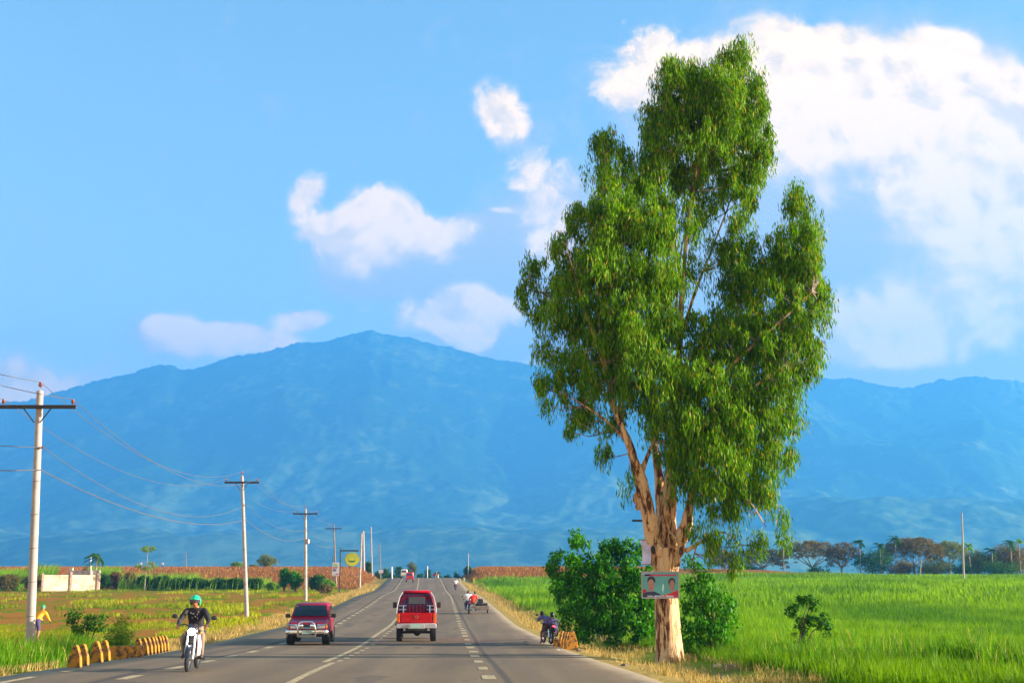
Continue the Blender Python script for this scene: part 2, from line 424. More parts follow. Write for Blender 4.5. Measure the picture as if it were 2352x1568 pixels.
def asphalt_mat():
    m = bpy.data.materials.new("asphalt"); m.use_nodes = True
    t = NT(m.node_tree); b = t.n['Principled BSDF']; b.inputs['Roughness'].default_value = .85; b.inputs['Specular IOR Level'].default_value = .2
    tc = t.new('ShaderNodeTexCoord'); P = tc.outputs['Object']
    st = t.vm('MULTIPLY', P, (1, .06, 1))
    n1 = t.noise(st, .7, 4, .6); n2 = t.noise(P, 40, 3, .6); n3 = t.noise(P, .25, 4, .6)
    c = t.mix(t.ss(n1, .3, .7), (.165, .110, .060), (.245, .166, .090))
    c = t.mix(t.m('MULTIPLY', t.ss(n3, .45, .65), .5), c, (.23, .155, .085))
    c = t.mix(1, c, t.mix(n2, (.75, .75, .75), (1.25, 1.25, 1.25)), 'MULTIPLY')
    # tyre-darkened wheel tracks and tar patches
    at0 = t.new('ShaderNodeAttribute'); at0.attribute_name = 'off'
    tr = t.m('ABSOLUTE', t.m('SINE', t.m('MULTIPLY', t.m('ADD', at0.outputs['Fac'], .45), 1.66)))
    c = t.mix(t.m('MULTIPLY', t.ss(tr, .75, 1.0), t.m('MULTIPLY', t.ss(n1, .3, .6), .34)), c, (.12, .085, .06))
    n4 = t.noise(t.vm('MULTIPLY', P, (1, .25, 1)), .55, 3, .7)
    c = t.mix(t.m('MULTIPLY', t.ss(n4, .60, .62), .55), c, (.11, .082, .06))
    cr = t.noise(t.vm('MULTIPLY', P, (1, .5, 1)), 1.6, 6, .75, 1.2)
    c = t.mix(t.m('MULTIPLY', t.m('SUBTRACT', 1, t.ss(t.m('ABSOLUTE', t.m('SUBTRACT', cr, .5)), .004, .012)), .35), c, (.06, .045, .035))
    # sealed joints between the concrete lanes
    at = t.new('ShaderNodeAttribute'); at.attribute_name = 'off'
    for pos in (-4.25, 3.75):
        e = t.m('ABSOLUTE', t.m('SUBTRACT', at.outputs['Fac'], t.m('ADD', pos, t.m('MULTIPLY', t.m('SUBTRACT', n1, .5), .25))))
        c = t.mix(t.m('MULTIPLY', t.m('SUBTRACT', 1, t.ss(e, .03, .13)), .65), c, (.05, .043, .04))
    e = t.m('ABSOLUTE', at.outputs['Fac'])
    c = t.mix(t.m('MULTIPLY', t.ss(t.m('ADD', e, t.m('MULTIPLY', n3, .8)), 6.5, 7.2), .8), c, (.36, .28, .17))
    t.l.new(c, b.inputs['Base Color'])
    bp = t.new('ShaderNodeBump'); bp.inputs['Strength'].default_value = .25; bp.inputs['Distance'].default_value = .01
    t.l.new(n2, bp.inputs['Height']); t.l.new(bp.outputs[0], b.inputs['Normal'])
    return m
def strip(offs, ys, lift):
    ys = np.asarray(ys, float); v = []
    for Y in ys:
        x, z = float(xroad(Y)), float(zroad(Y))
        for o_, l_ in zip(offs, lift): v.append((x+o_, Y, z+l_))
    k = len(offs); n = len(ys)
    f = [(i*k+j, i*k+j+1, (i+1)*k+j+1, (i+1)*k+j) for i in range(n-1) for j in range(k-1)]
    return np.array(v), np.array(f)
RY = np.concatenate([np.arange(-40, 60, 1.0), np.arange(60, 345, 2.0)])
offs = [-7.0, -6.75, -5.5, -4, -2, 0, 2, 4, 5.5, 6.75, 7.0]
v, f = strip(offs, RY, [-.12, .04]+[.05]*7+[.04, -.12])
road = mesh_obj("road", v, f, asphalt_mat(), smooth=True); tag(road, kind='structure')
at = road.data.attributes.new('off', 'FLOAT', 'POINT'); at.data.foreach_set('value', np.tile(offs, len(RY)).astype(np.float32))

def paint_mat():
    m = bpy.data.materials.new("worn_road_paint"); m.use_nodes = True
    t = NT(m.node_tree); b = t.n['Principled BSDF']; b.inputs['Roughness'].default_value = .7
    tc = t.new('ShaderNodeTexCoord'); n = t.noise(tc.outputs['Object'], 6, 5, .7)
    t.l.new(t.mix(t.ss(n, .3, .62), (.22, .155, .075), (.60, .42, .18)), b.inputs['Base Color'])
    return m
PAINT = paint_mat()
def marking(name, segs):
    vs, fs = [], []
    for (o0, w, y0, y1) in segs:
        ys = np.arange(y0, y1+.01, 1.0 if y1-y0 > 1.5 else (y1-y0))
        if ys[-1] < y1: ys = np.append(ys, y1)
        jit = .02*np.array([mnoise.noise(Vector((Y*.8, o0, 0))) for Y in ys])
        b0 = len(vs)
        for Y, j in zip(ys, jit):
            x, z = float(xroad(Y)), float(np.interp(Y, RY, zroad(RY)))+.056
            vs += [(x+o0-w/2+j, Y, z), (x+o0+w/2-j, Y, z)]
        fs += [(b0+2*i, b0+2*i+1, b0+2*i+3, b0+2*i+2) for i in range(len(ys)-1)]
    o = mesh_obj(name, vs, fs, PAINT); tag(o, kind='structure'); return o
def dashes(o0, w, y0, y1, step, ln):
    out = []; y = y0
    while y < y1: out.append((o0+random.uniform(-.03, .03), w*random.uniform(.85, 1.1), y, y+ln*random.uniform(.8, 1.1))); y += step*random.uniform(.95, 1.05)
    return out
marking("road_marking_centre", [(-.45, .17, 8, 34.2), (-.72, .17, 34.6, 47), (-.72, .17, 47.3, 320)]+dashes(-.36, .16, 35, 48, 2.3, 1.0)+dashes(-.3, .18, 50, 78, 3.0, 1.2))
marking("road_marking_right", dashes(3.42, .26, 14, 118, 4.0, 1.7)+[(3.45, .13, 118, 320)])
marking("road_marking_left", dashes(-3.95, .26, 14, 150, 4.0, 1.7)+[(-3.95, .13, 150, 320)]+[(-6.0, .2, 24.5, 27), (-6.0, .18, 29, 30)])

# ------------------------------------------------------------------ far hills
def build_mountain():
    prof = [(-120,930),(0,918),(60,915),(120,898),(180,880),(250,862),(310,848),(350,834),(385,831),(425,845),(470,835),(520,818),(570,806),(620,800),(660,788),(690,782),(730,778),(760,776),(800,762),(850,752),(880,762),(940,768),(1000,785),(1060,800),(1150,822),(1240,835),(1400,850),(1600,862),(1800,868),(1900,862),(1960,864),(2040,882),(2100,884),(2160,868),(2230,858),(2352,872),(2450,890)]
    us = np.array([uv(p[0], p[1])[0] for p in prof]); vs_ = np.array([uv(p[0], p[1])[1] for p in prof])
    U = np.linspace(us[0], us[-1], 560); Y = np.concatenate([np.linspace(2200, 3600, 20), np.linspace(3640, 8200, 200)])
    UU, YY = np.meshgrid(U, Y, indexing='ij')
    XX = UU*YY
    RI = 7600.0
    ridge = np.interp(U, us, vs_)*RI
    ridge = ridge+0*U
    t_ = np.clip((YY-2900)/(RI-2900), 0, 1.2)
    shape = np.where(t_ < 1, .16*t_+.84*t_**1.9, 1-(t_-1)*1.5)
    # spurs and gullies running down the slope
    wx = XX+260*(fbm(XX/900, YY/900, 3)-.5)
    def rdg(a, b, o=4):
        s = 0; am = 1; nn = 0
        for i in range(o):
            s = s+am*(1-np.abs(2*vnoise(a*2**i+31*i, b*2**i+7*i)-1)); nn += am; am *= .5
        return s/nn
    sp = rdg(wx/950+5, YY/2300+2, 5)-.6
    sp2 = fbm(wx/340, YY/500, 4)-.5
    amp = np.minimum(t_*1.2, 1)*np.clip((1.0-t_)*3.2, 0, 1)
    H = ridge[:, None]*shape+amp*(sp*430+sp2*120)+(fbm(XX/45, YY/45, 2)-.5)*20*np.minimum(t_*4, 1)
    # wooded foothills, lower right and left
    fh = 175*np.exp(-((YY-4300-300*UU)/520)**2)*sstep(UU, .16, .32)*(.72+.6*fbm(UU*14, YY/900+4, 3))
    fl = 60*np.exp(-((YY-3700)/500)**2)*(.4+fbm(UU*16+4, YY/700, 3))
    H = H+(fbm(UU*900, YY/60, 3)-.5)*22*sstep(t_, .9, 1)*(1-sstep(t_, 1.0, 1.12))
    H = np.maximum(H*(1-.35*sstep(UU, .2, .4)*(1-sstep(t_, .3, .6))), 0)+fh+fl-10
    vv = np.stack([XX, YY, H], -1).reshape(-1, 3)
    n, k = XX.shape
    i = np.arange((n-1)*k).reshape(n-1, k)[:, :-1].ravel()
    ff = np.stack([i, i+k, i+k+1, i+1], -1)
    m = bpy.data.materials.new("forested_slope"); m.use_nodes = True
    t = NT(m.node_tree); b = t.n['Principled BSDF']; b.inputs['Roughness'].default_value = 1; b.inputs['Specular IOR Level'].default_value = 0
    tc = t.new('ShaderNodeTexCoord'); P = tc.outputs['Object']
    Pd = t.vm('MULTIPLY', P, (1, .45, 1.2))
    a = t.noise(Pd, .0022, 6, .62, .6); c_ = t.noise(Pd, .012, 5, .65, .4); d_ = t.noise(P, .05, 3, .6)
    forest = t.mix(d_, (.010, .040, .012), (.035, .10, .02))
    lit_patch = t.mix(c_, (.07, .14, .04), (.19, .25, .085))  # lit patches of the slope, painted as a paler green
    x, y, z = t.sep(P)
    low = t.ss(z, 60, 520, 1, 0)
    f_ = t.ss(t.m('ADD', t.m('ADD', a, t.m('MULTIPLY', t.m('SUBTRACT', c_, .5), .75)), t.m('MULTIPLY', low, .07)), .46, .72)
    col = t.mix(t.m('MULTIPLY', f_, .9), forest, lit_patch)
    t.l.new(col, b.inputs['Base Color'])
    o = mesh_obj("mountain", vv, ff, m, smooth=True); tag(o, kind='structure')
build_mountain()

BR, BF = np.array([math.cos(R(21)), -math.sin(R(21))]), np.array([math.sin(R(21)), math.cos(R(21))])
BOX = (-6600, 520, -110, 9150)              # left, right, back, front of the air volume in its own turned axes
def haze():
    x0, x1, y0, y1 = BOX; z0, z1 = -25, 1720; b = MB()
    b.box(((x0+x1)/2, (y0+y1)/2, (z0+z1)/2), (x1-x0, y1-y0, z1-z0))
    m = bpy.data.materials.new("haze_air"); m.use_nodes = True; t = NT(m.node_tree); t.n.clear()
    pv = t.new('ShaderNodeVolumePrincipled'); pv.inputs['Color'].default_value = (*HAZE_COL, 1); pv.inputs['Density'].default_value = HAZE_D
    o = t.new('ShaderNodeOutputMaterial'); t.l.new(pv.outputs[0], o.inputs['Volume'])
    ob = b.build("haze", m); ob.rotation_euler = (0, 0, R(-21)); tag(ob, kind='stuff')
HAZE_COL = (.08, .42, .97); HAZE_D = 0.00019
# ------------------------------------------------------------------ foliage
def unit(n, r=rng):
    v = r.normal(size=(n, 3)); return v/np.linalg.norm(v, axis=1, keepdims=True)
def leaves(c, spread, n, ln, wd, droop=.7, r=rng, fold=0):
    """n leaf-sized diamonds around each centre c (k,3); spread (3,) or (k,3)."""
    c = np.repeat(np.asarray(c, float), n, 0); k = len(c)
    sp = np.repeat(np.atleast_2d(spread), n if np.ndim(spread) == 2 else 1, 0)
    p = c+unit(k, r)*(r.random((k, 1))**.45)*sp
    d = unit(k, r)*(1-droop)+np.array([0, 0, -1.])*droop+r.normal(size=(k, 3))*.15
    d /= np.linalg.norm(d, axis=1, keepdims=True)
    s = np.cross(d, unit(k, r)); s /= np.linalg.norm(s, axis=1, keepdims=True)+1e-9
    L = ln*r.uniform(.7, 1.3, (k, 1)); w = wd*r.uniform(.7, 1.3, (k, 1))
    m = p+d*L*.45
    v = np.stack([p, m+s*w/2, p+d*L, m-s*w/2], 1).reshape(-1, 3)
    f = np.arange(k*4).reshape(k, 4)
    return v, f
def blades(p, h, w, lean, r=rng, bend=.35):
    """grass blades: two stacked faces, curved over."""
    k = len(p); a = r.uniform(0, 2*math.pi, k); s = np.stack([np.cos(a), np.sin(a), 0*a], -1)
    h = np.asarray(h, float)*np.ones(k); w = np.asarray(w, float)*np.ones(k)
    b = r.uniform(0, 2*math.pi, k); ld = np.stack([np.cos(b), np.sin(b), 0*b], -1)*r.uniform(.1, 1, (k, 1))*bend+np.array(lean)
    m = p+ld*(h*.35)[:, None]+np.array([0, 0, 1.])*(h*.55)[:, None]
    t = p+ld*(h*1.0)[:, None]+np.array([0, 0, 1.])*(h*.98)[:, None]
    sw = s*(w/2)[:, None]
    v = np.stack([p-sw, p+sw, m+sw*.8, m-sw*.8, t+sw*.12, t-sw*.12], 1).reshape(-1, 3)
    i = np.arange(k)*6
    f = np.concatenate([np.stack([i, i+1, i+2, i+3], -1), np.stack([i+3, i+2, i+4, i+5], -1)])
    return v, f
def cat(parts):
    V, F, b = [], [], 0
    for v, f in parts: V.append(v); F.append(f+b); b += len(v)
    return np.concatenate(V), np.concatenate(F)

L_EUC = leafmat("eucalyptus_leaf", (.035, .125, .001), (.20, .42, .001), .32, .45, c3=(.42, .34, .05))
L_BUSH = leafmat("broad_leaf", (.02, .11, .002), (.075, .31, .003), .3, .4)
L_DARK = leafmat("dark_leaf", (.02, .075, .010), (.06, .16, .015), .3, .5)
L_PALE = leafmat("pale_leaf", (.14, .26, .03), (.26, .40, .07), .35, .6)
L_RAIN = leafmat("sparse_dry_leaf", (.11, .085, .03), (.22, .16, .05), .3, .7, c3=(.25, .28, .06))
L_BROWN = leafmat("dead_leaf", (.13, .075, .04), (.22, .13, .06), .2, .8)
L_CANE = leafmat("cane_blade", (.10, .24, .010), (.25, .44, .03), .4, .5)
G_RIGHT = leafmat("green_blade", (.085, .235, .001), (.19, .385, .001), .4, .5, patch=True)
G_LEFT = leafmat("turf_blade", (.14, .25, .003), (.38, .42, .01), .4, .7, c3=(.6, .38, .12), patch=True)
G_TALL = leafmat("verge_blade", (.05, .17, .003), (.18, .38, .006), .4, .45, c3=(.55, .42, .12))
G_DRY = leafmat("straw_blade", (.30, .20, .07), (.58, .42, .17), .3, .8)

def bark_mat(name, pale, mid, dark, sc=3.0):
    m = bpy.data.materials.new(name); m.use_nodes = True; MATS[name] = m
    t = NT(m.node_tree); b = t.n['Principled BSDF']; b.inputs['Roughness'].default_value = .85; b.inputs['Specular IOR Level'].default_value = .15
    tc = t.new('ShaderNodeTexCoord'); P = t.vm('MULTIPLY', tc.outputs['Object'], (1, 1, .22))
    a = t.noise(P, sc, 5, .6, 1.2); c = t.noise(P, sc*3.5, 5, .7, .8); e = t.noise(tc.outputs['Object'], sc*5, 4, .7)
    mixd = t.m('ADD', a, t.m('MULTIPLY', t.m('SUBTRACT', c, .5), .7))
    col = t.mix(t.ss(mixd, .40, .45), dark, mid); col = t.mix(t.ss(mixd, .47, .515), col, pale)
    col = t.mix(t.m('MULTIPLY', t.ss(e, .6, .7), .55), col, dark)
    t.l.new(col, b.inputs['Base Color'])
    bp = t.new('ShaderNodeBump'); bp.inputs['Strength'].default_value = 1; bp.inputs['Distance'].default_value = .09
    t.l.new(mixd, bp.inputs['Height']); t.l.new(bp.outputs[0], b.inputs['Normal'])
    return m
BARK_E = bark_mat("flaking_bark", (.72, .45, .24), (.38, .18, .07), (.09, .04, .022))
BARK_D = bark_mat("rough_bark", (.20, .14, .09), (.12, .08, .05), (.05, .035, .025))
BARK_P = bark_mat("grey_bark", (.42, .34, .26), (.26, .20, .15), (.12, .09, .06))

def smooth_path(pts, k=4):
    P = [Vector(p) for p in pts]; out = []
    for i in range(len(P)-1):
        a, b, c, d = P[max(i-1, 0)], P[i], P[i+1], P[min(i+2, len(P)-1)]
        for j in range(k):
            t = j/k; out.append(.5*((2*b)+(c-a)*t+(2*a-5*b+4*c-d)*t*t+(3*b-a-3*c+d)*t**3))
    out.append(P[-1]); return out

def clumps_in(lobes, cell, depth=1.0, Y0=35., r=rng):
    """clump centres scattered through lobes given as (px, py, rx, ry, density, dy)"""
    C = []
    for (px, py, rx, ry, dn, dy) in lobes:
        n = max(2, int(math.pi*rx*ry/(cell*cell)*dn))
        c = W(px, py, Y0+dy); k = (Y0+dy)/FPX/CP
        u = unit(n, r)*(r.random((n, 1))**.4)
        C.append(np.array(c)+u*np.array([rx*k, min(rx, ry)*k*depth, ry*k]))
    return np.concatenate(C)

# ---- the tall roadside eucalyptus
TB = G(1538, 1521); TY = TB.y
euc = empty("eucalyptus_tree", TB, 0, "towering eucalyptus with peeling pale bark and a poster nailed to its trunk", "tree")
def limb(mb, pts, n=12, wob=.03):
    P = [W(x, y, TY+dy)-TB for (x, y, r, dy) in pts]; pts = [(x, y, r*float(np.interp(y, [400, 1000, 1100, 1250], [.6, 1, 1.12, 1.12])), dy) for (x, y, r, dy) in pts]
    Q = smooth_path(P, 4); rr = np.interp(np.linspace(0, len(pts)-1, len(Q)), range(len(pts)), [p[2] for p in pts])
    Q = [q+Vector((random.uniform(-1, 1), random.uniform(-1, 1), 0))*wob*r for q, r in zip(Q, rr)]
    mb.tube(Q, [float(r*(1+random.uniform(-.06, .06))) for r in rr], n)
m = MB()
# fluted trunk with a flared foot
P = smooth_path([W(x, y, TY)-TB for x, y in [(1541, 1528), (1538, 1500), (1534, 1450), (1531, 1390), (1528, 1330), (1530, 1285), (1536, 1258)]], 5)
rr = np.interp(np.linspace(0, 6, len(P)), range(7), [.47, .41, .375, .345, .335, .40, .44])
secs = []
for i, (p, r_) in enumerate(zip(P, rr)):
    sec = []
    for k in range(28):
        a = 2*math.pi*k/28
        q = r_*(1+.06*math.sin(3*a+.6)+.045*math.sin(5*a+i*.12)+.03*math.sin(9*a-i*.2)+(.10*math.sin(4*a+1) if i < 4 else 0)*(1-i/4))
        sec.append((p.x+q*math.cos(a), p.y+q*math.sin(a), p.z))
    secs.append(sec)
m.loft(secs); m.build("trunk", BARK_E, euc, smooth=True)
LB = [
 [(1516,1292,.26,0),(1500,1232,.22,-.1),(1484,1160,.17,-.3),(1464,1090,.14,-.5),(1446,1020,.11,-.6),(1420,960,.09,-.7),(1400,880,.07,-.8),(1380,780,.05,-.9),(1372,650,.035,-1),(1385,520,.025,-1),(1390,360,.012,-.8)],
 [(1498,1215,.17,-.3),(1486,1150,.15,-.5),(1472,1090,.12,-.6),(1450,1040,.09,-.9),(1430,985,.08,-1.0),(1416,950,.07,-1.1)],
 [(1473,1085,.10,-.4),(1490,1040,.05,-.6),(1510,990,.03,-.8)],
 [(1538,1290,.30,.1),(1532,1225,.27,.1),(1536,1150,.21,.1),(1545,1050,.17,.2),(1551,940,.14,.3),(1560,800,.12,.3),(1568,650,.10,.2),(1582,500,.075,.1),(1602,380,.055,0),(1622,230,.03,0),(1650,130,.015,0)],
 [(1530,1250,.22,.4),(1520,1180,.16,.7),(1514,1100,.13,.9),(1502,1000,.10,1.1),(1492,850,.085,1.2),(1482,650,.06,1.2),(1468,500,.04,1.0),(1425,370,.02,.8)],
 [(1560,800,.07,.3),(1590,690,.06,.6),(1640,560,.045,.8),(1690,420,.03,1.0),(1720,260,.015,1.0)],
 [(1566,660,.06,.2),(1548,540,.05,-.2),(1522,420,.04,-.3),(1512,280,.02,-.4)],
 [(1552,740,.05,.3),(1560,600,.04,.6),(1590,450,.03,.8),(1570,330,.015,.8)],
 [(1551,930,.08,.3),(1600,850,.07,.6),(1670,740,.05,.8),(1735,640,.04,.9),(1800,550,.03,.8),(1838,460,.012,.7)],
 [(1547,1000,.08,.2),(1620,900,.07,-.4),(1700,820,.05,-.7),(1790,740,.035,-.8),(1865,670,.012,-.8)],
 [(1550,1262,.20,-.1),(1573,1210,.16,-.2),(1586,1150,.11,-.3),(1602,1080,.08,-.5),(1650,990,.055,-.8),(1720,900,.04,-1),(1800,840,.015,-1)],
 [(1556,1255,.17,.3),(1578,1215,.15,.4),(1584,1170,.10,.5),(1600,1120,.06,.6),(1690,1080,.04,.8),(1770,1040,.015,.9)],
 [(1446,1020,.05,-.6),(1385,960,.04,-.8),(1300,905,.015,-.9)],
 [(1418,955,.05,-.7),(1350,830,.04,-.4),(1275,710,.025,-.2),(1215,635,.01,0)],
 [(1400,880,.045,-.8),(1340,700,.035,-1.2),(1300,560,.015,-1.4)],
 [(1575,1265,.07,-.3),(1600,1250,.045,-.5),(1630,1232,.03,-.6),(1665,1222,.02,-.7),(1700,1250,.01,-.8)],
 [(1600,1250,.03,-.5),(1592,1290,.015,-.6),(1600,1330,.01,-.6)],
 [(1602,1100,.05,-.5),(1660,1110,.035,-.9),(1720,1150,.02,-1.1),(1760,1210,.01,-1.1)],
 [(1650,1000,.03,-.8),(1730,1120,.02,-.6),(1800,1180,.01,-.5)],
]
for L in LB: 
    mb = MB(); limb(mb, L, 12 if L[0][2] > .1 else 7); mb.build("limb", BARK_E, euc, smooth=True)
# burl on the left limb, folds at the fork
mb = MB()
for (x, y, r_, dy) in [(1462,1140,.13,-.2),(1466,1158,.12,-.25),(1512,1262,.15,-.32),(1545,1240,.16,-.3),(1565,1262,.14,-.25),(1530,1288,.17,-.2),(1556,1285,.13,-.2)]:
    c = W(x, y, TY+dy)-TB; mb.ell(c, (r_*.8, r_*.8, r_*1.6), 12, 9, rot=(random.uniform(-.3, .3), random.uniform(-.5, .5), 0))
o = mb.build("bark_folds", BARK_E, euc, smooth=True); o["kind"] = "stuff"
mb = MB(); c = W(1500, 1262, TY-.42)-TB
mb.ell(c, (.07, .03, .13), 12, 8); mb.build("hollow", pmat("bark_hollow", (.03, .018, .012), .9), euc, smooth=True)

lob = [(1685,130,48,42,1,.3),(1620,185,62,48,1,0),(1545,180,48,50,1,-.4),(1725,215,42,60,1,.3),(1640,280,95,80,1.1,0),(1530,285,58,72,1,-.3),(1735,330,40,80,1,.3),(1495,340,40,62,.9,-.3),
 (1620,360,70,50,.6,.3),(1700,420,55,62,1,.2),(1570,400,60,40,.35,.5),(1680,500,40,40,.4,.2),(1535,245,50,40,.8,.4),(1660,210,60,50,.9,-.7),
 (1385,322,42,32,1,-.6),(1442,342,20,34,.8,-.4),(1388,400,42,55,.9,-.8),(1450,430,42,50,.7,-.6),
 (1325,500,40,56,.5,-.8),(1405,500,72,62,1,-1.1),(1500,520,60,60,.95,-.9),(1285,575,45,48,.45,-.4),(1385,620,95,75,1,-.9),(1500,630,62,75,1,-.8),
 (1218,640,22,36,.55,0),(1238,700,24,36,.4,.1),(1205,690,14,24,.35,0),(1310,710,78,72,.8,-.4),(1430,750,105,78,1,-.9),(1525,740,46,66,.8,-.5),
 (1262,810,34,50,.5,-.2),(1360,850,92,66,.9,-.5),(1485,870,100,74,1.05,-1.0),(1275,900,40,46,.5,-.4),(1325,955,34,26,.5,-.6),(1310,985,16,18,.4,-.6),(1400,950,52,34,.55,-.6),(1392,1025,28,30,.5,-.7),
 (1660,560,42,62,.45,.4),(1612,790,46,80,.9,-.3),(1650,690,44,54,.35,.6),(1620,890,100,80,1,-.7),(1700,770,78,66,1,-.2),(1712,640,62,72,.95,.5),(1700,560,42,44,.7,.5),
 (1832,470,36,42,1,.6),(1846,545,44,62,1,.6),(1790,610,62,72,1,.5),(1860,640,40,64,1,.2),(1888,680,24,30,.8,0),(1832,730,66,66,1,-.2),(1855,815,34,54,.8,-.3),(1780,850,80,76,1,-.4),
 (1815,940,28,52,.8,-.4),(1740,950,82,66,1,-.6),(1785,1040,42,48,.85,-.5),
 (1560,970,84,66,.95,-.9),(1660,1010,90,76,1,-.9),(1630,1105,76,52,.9,-.8),(1725,1100,66,48,.9,-.7),(1555,1070,50,44,.5,-.6),(1640,1165,54,24,.45,-.8),(1755,1145,40,26,.6,-.6),
 (1700,1175,34,28,.5,-.8),(1802,1188,24,14,.5,-.5),(1750,1228,16,22,.5,-.9),(1800,1240,12,16,.45,-.6),(1655,1235,34,22,.5,-.8),(1680,1275,22,22,.4,-.8),(1640,1205,24,20,.4,-.7),(1445,1100,12,36,.25,-.4),(1735,1250,14,12,.35,-.8),(1640,1265,28,30,.5,-.6),(1690,1300,20,22,.4,-.6),(1610,1215,26,24,.45,-.7),(1215,620,24,30,.5,.2),(1205,665,18,34,.45,.3),(1235,740,22,40,.45,.1),(1245,880,26,34,.45,-.1),(1300,650,60,60,.6,.2),(1330,960,40,34,.5,-.2)]
rt = np.random.default_rng(11)
CC = clumps_in(lob, 16.5, 1.2, TY, rt)
TBn = np.array(TB)
CC = np.concatenate([CC, clumps_in([(1600,300,110,150,.6,.6),(1590,210,100,70,.6,.5),(1700,300,60,150,.6,.8),(1410,560,90,160,.5,-.2),(1480,720,110,150,.55,.4),(1400,800,110,140,.4,.2),(1640,880,90,120,.4,.6),(1760,760,100,160,.5,.6),(1530,440,60,90,.8,.3),(1560,520,60,60,.55,-.2),(1590,600,50,70,.4,.5),(1620,470,50,50,.6,.4),(1500,420,40,60,.7,-.4),(1640,420,60,60,.6,.2),(1640,1020,120,120,.55,.3),(1830,600,50,140,.5,.3)], 20, 1.6, TY, rt)])
k = len(CC)
sizes = rt.uniform(.13, .38, (k, 1))*np.array([[1, 1, 1.6]])
v, f = leaves(CC-TBn, sizes, 92, .21, .033, .80, rt)
print('euc leaves', len(f))
mesh_obj("crown", v, f, L_EUC, euc)
# twigs: each clump hangs on a thin twig that runs back to the nearest limb point
pts = []
for L in LB:
    for (x, y, r_, dy) in L: pts.append(tuple(W(x, y, TY+dy)))
    for a, b in zip(L[:-1], L[1:]): pts.append(tuple(W((a[0]+b[0])/2, (a[1]+b[1])/2, TY+(a[3]+b[3])/2)))
pts = np.array(pts)
mb = MB()
sel = rt.choice(k, 800, replace=False)
for i in sel:
    c = CC[i]; cand = pts[pts[:, 2] < c[2]+.1]; d = np.linalg.norm(cand-c, axis=1); p = cand[np.argmin(d)]
    if d.min() > 2.4: continue
    a, b = Vector(p)-TB, Vector(c)-TB; mid = a.lerp(b, .5)+Vector((0, 0, -.12*d.min()))+Vector(rt.normal(size=3)*.06)
    mb.tube([a, mid, b], [.022, .014, .006], 4, cap=False)
mb.build("twig", BARK_P, euc)['kind'] = 'stuff'

# ---- big leafy bush beside and behind the trunk
BL = [(1332,1240,24,28,.9,11.6),(1272,1278,14,14,.7,11.3),(1300,1300,36,34,1,11.6),(1350,1285,50,36,1,11.9),(1405,1262,40,28,1,12.1),(1452,1265,30,30,1,12.1),(1400,1320,84,50,1,11.7),(1306,1360,44,50,1,11.3),
      (1390,1385,92,55,1,11.3),(1465,1350,50,70,1,11.7),(1332,1420,46,42,1,11.2),(1400,1440,80,40,.8,11.4),(1475,1430,40,60,.9,11.3),(1338,1458,34,22,.8,11.1)]
bush = empty("bush", G(1390, 1474), 0, "big dark leafy bush left of the eucalyptus trunk, rounded and taller than a person", "bush", None)
BO = np.array(bush.location); rb = np.random.default_rng(5)
c = clumps_in(BL, 17, 1.1, TY, rb)
v, f = leaves(c-BO, rb.uniform(.16, .36, (len(c), 1))*np.ones((1, 3)), 62, .155, .08, .55, rb)
mesh_obj("foliage", v, f, L_BUSH, bush); print('bush leaves', len(f))
mb = MB()
for i in range(16):
    x0 = rb.uniform(1310, 1480); p0 = G(x0, 1474)-bush.location; q = Vector(c[rb.integers(len(c))])-bush.location
    mb.tube([p0, p0.lerp(q, .5)+Vector((0, 0, .4)), q], [.03, .022, .008], 6)
mb.build("stem", BARK_D, bush)
BL = [(1600,1300,26,26,.9,2),(1618,1335,44,40,1,1.8),(1625,1390,56,50,1,1.6),(1592,1430,42,50,1,1.4),(1655,1440,46,44,1,1.4),(1640,1480,58,26,.9,1.2),(1585,1480,26,26,.8,1.3),(1672,1400,20,24,.7,1.5)]
b2 = empty("bush", G(1625, 1500), 0, "bright bush with some yellow leaves right of the eucalyptus trunk", "bush")
c = clumps_in(BL, 17, 1.1, TY, rb)
v, f = leaves(c-np.array(b2.location), rb.uniform(.15, .3, (len(c), 1))*np.ones((1, 3)), 38, .13, .06, .6, rb)
mesh_obj("foliage", v, f, L_BUSH, b2)
mb = MB()
for i in range(9):
    p0 = W(rb.uniform(1590, 1665), 1500, TY+1.3)-b2.location; q = Vector(c[rb.integers(len(c))])-b2.location
    mb.tube([p0, p0.lerp(q, .5)+Vector((0, 0, .3)), q], [.025, .018, .008], 6)
mb.build("stem", BARK_D, b2)
def small_bush(name, base, lobes, label, mat, cat_, leaf=(.12, .06), n=26, cell=12, stems=5, droop=.4, seed=3, depth=1., stemmat=None):
    r_ = np.random.default_rng(seed); b = G(*base); o = empty(name, b, 0, label, cat_)
    cc = clumps_in([(*l, 0) for l in lobes], cell, depth, b.y, r_)
    v, f = leaves(cc-np.array(b), r_.uniform(.5, 1, (len(cc), 1))*cell*.9*b.y/FPX*np.ones((1, 3)), n, leaf[0], leaf[1], droop, r_)
    mesh_obj("foliage", v, f, mat, o)
    mb = MB()
    for i in range(stems):
        q = Vector(cc[r_.integers(len(cc))])-b; p0 = Vector((r_.uniform(-.1, .1), r_.uniform(-.1, .1), 0))
        mb.tube([p0, p0.lerp(q, .5)+Vector((0, 0, .15*q.length)), q], [.03*b.y/36, .018*b.y/36, .006*b.y/36], 5)
    mb.build("stem", stemmat or BARK_D, o)
    return o
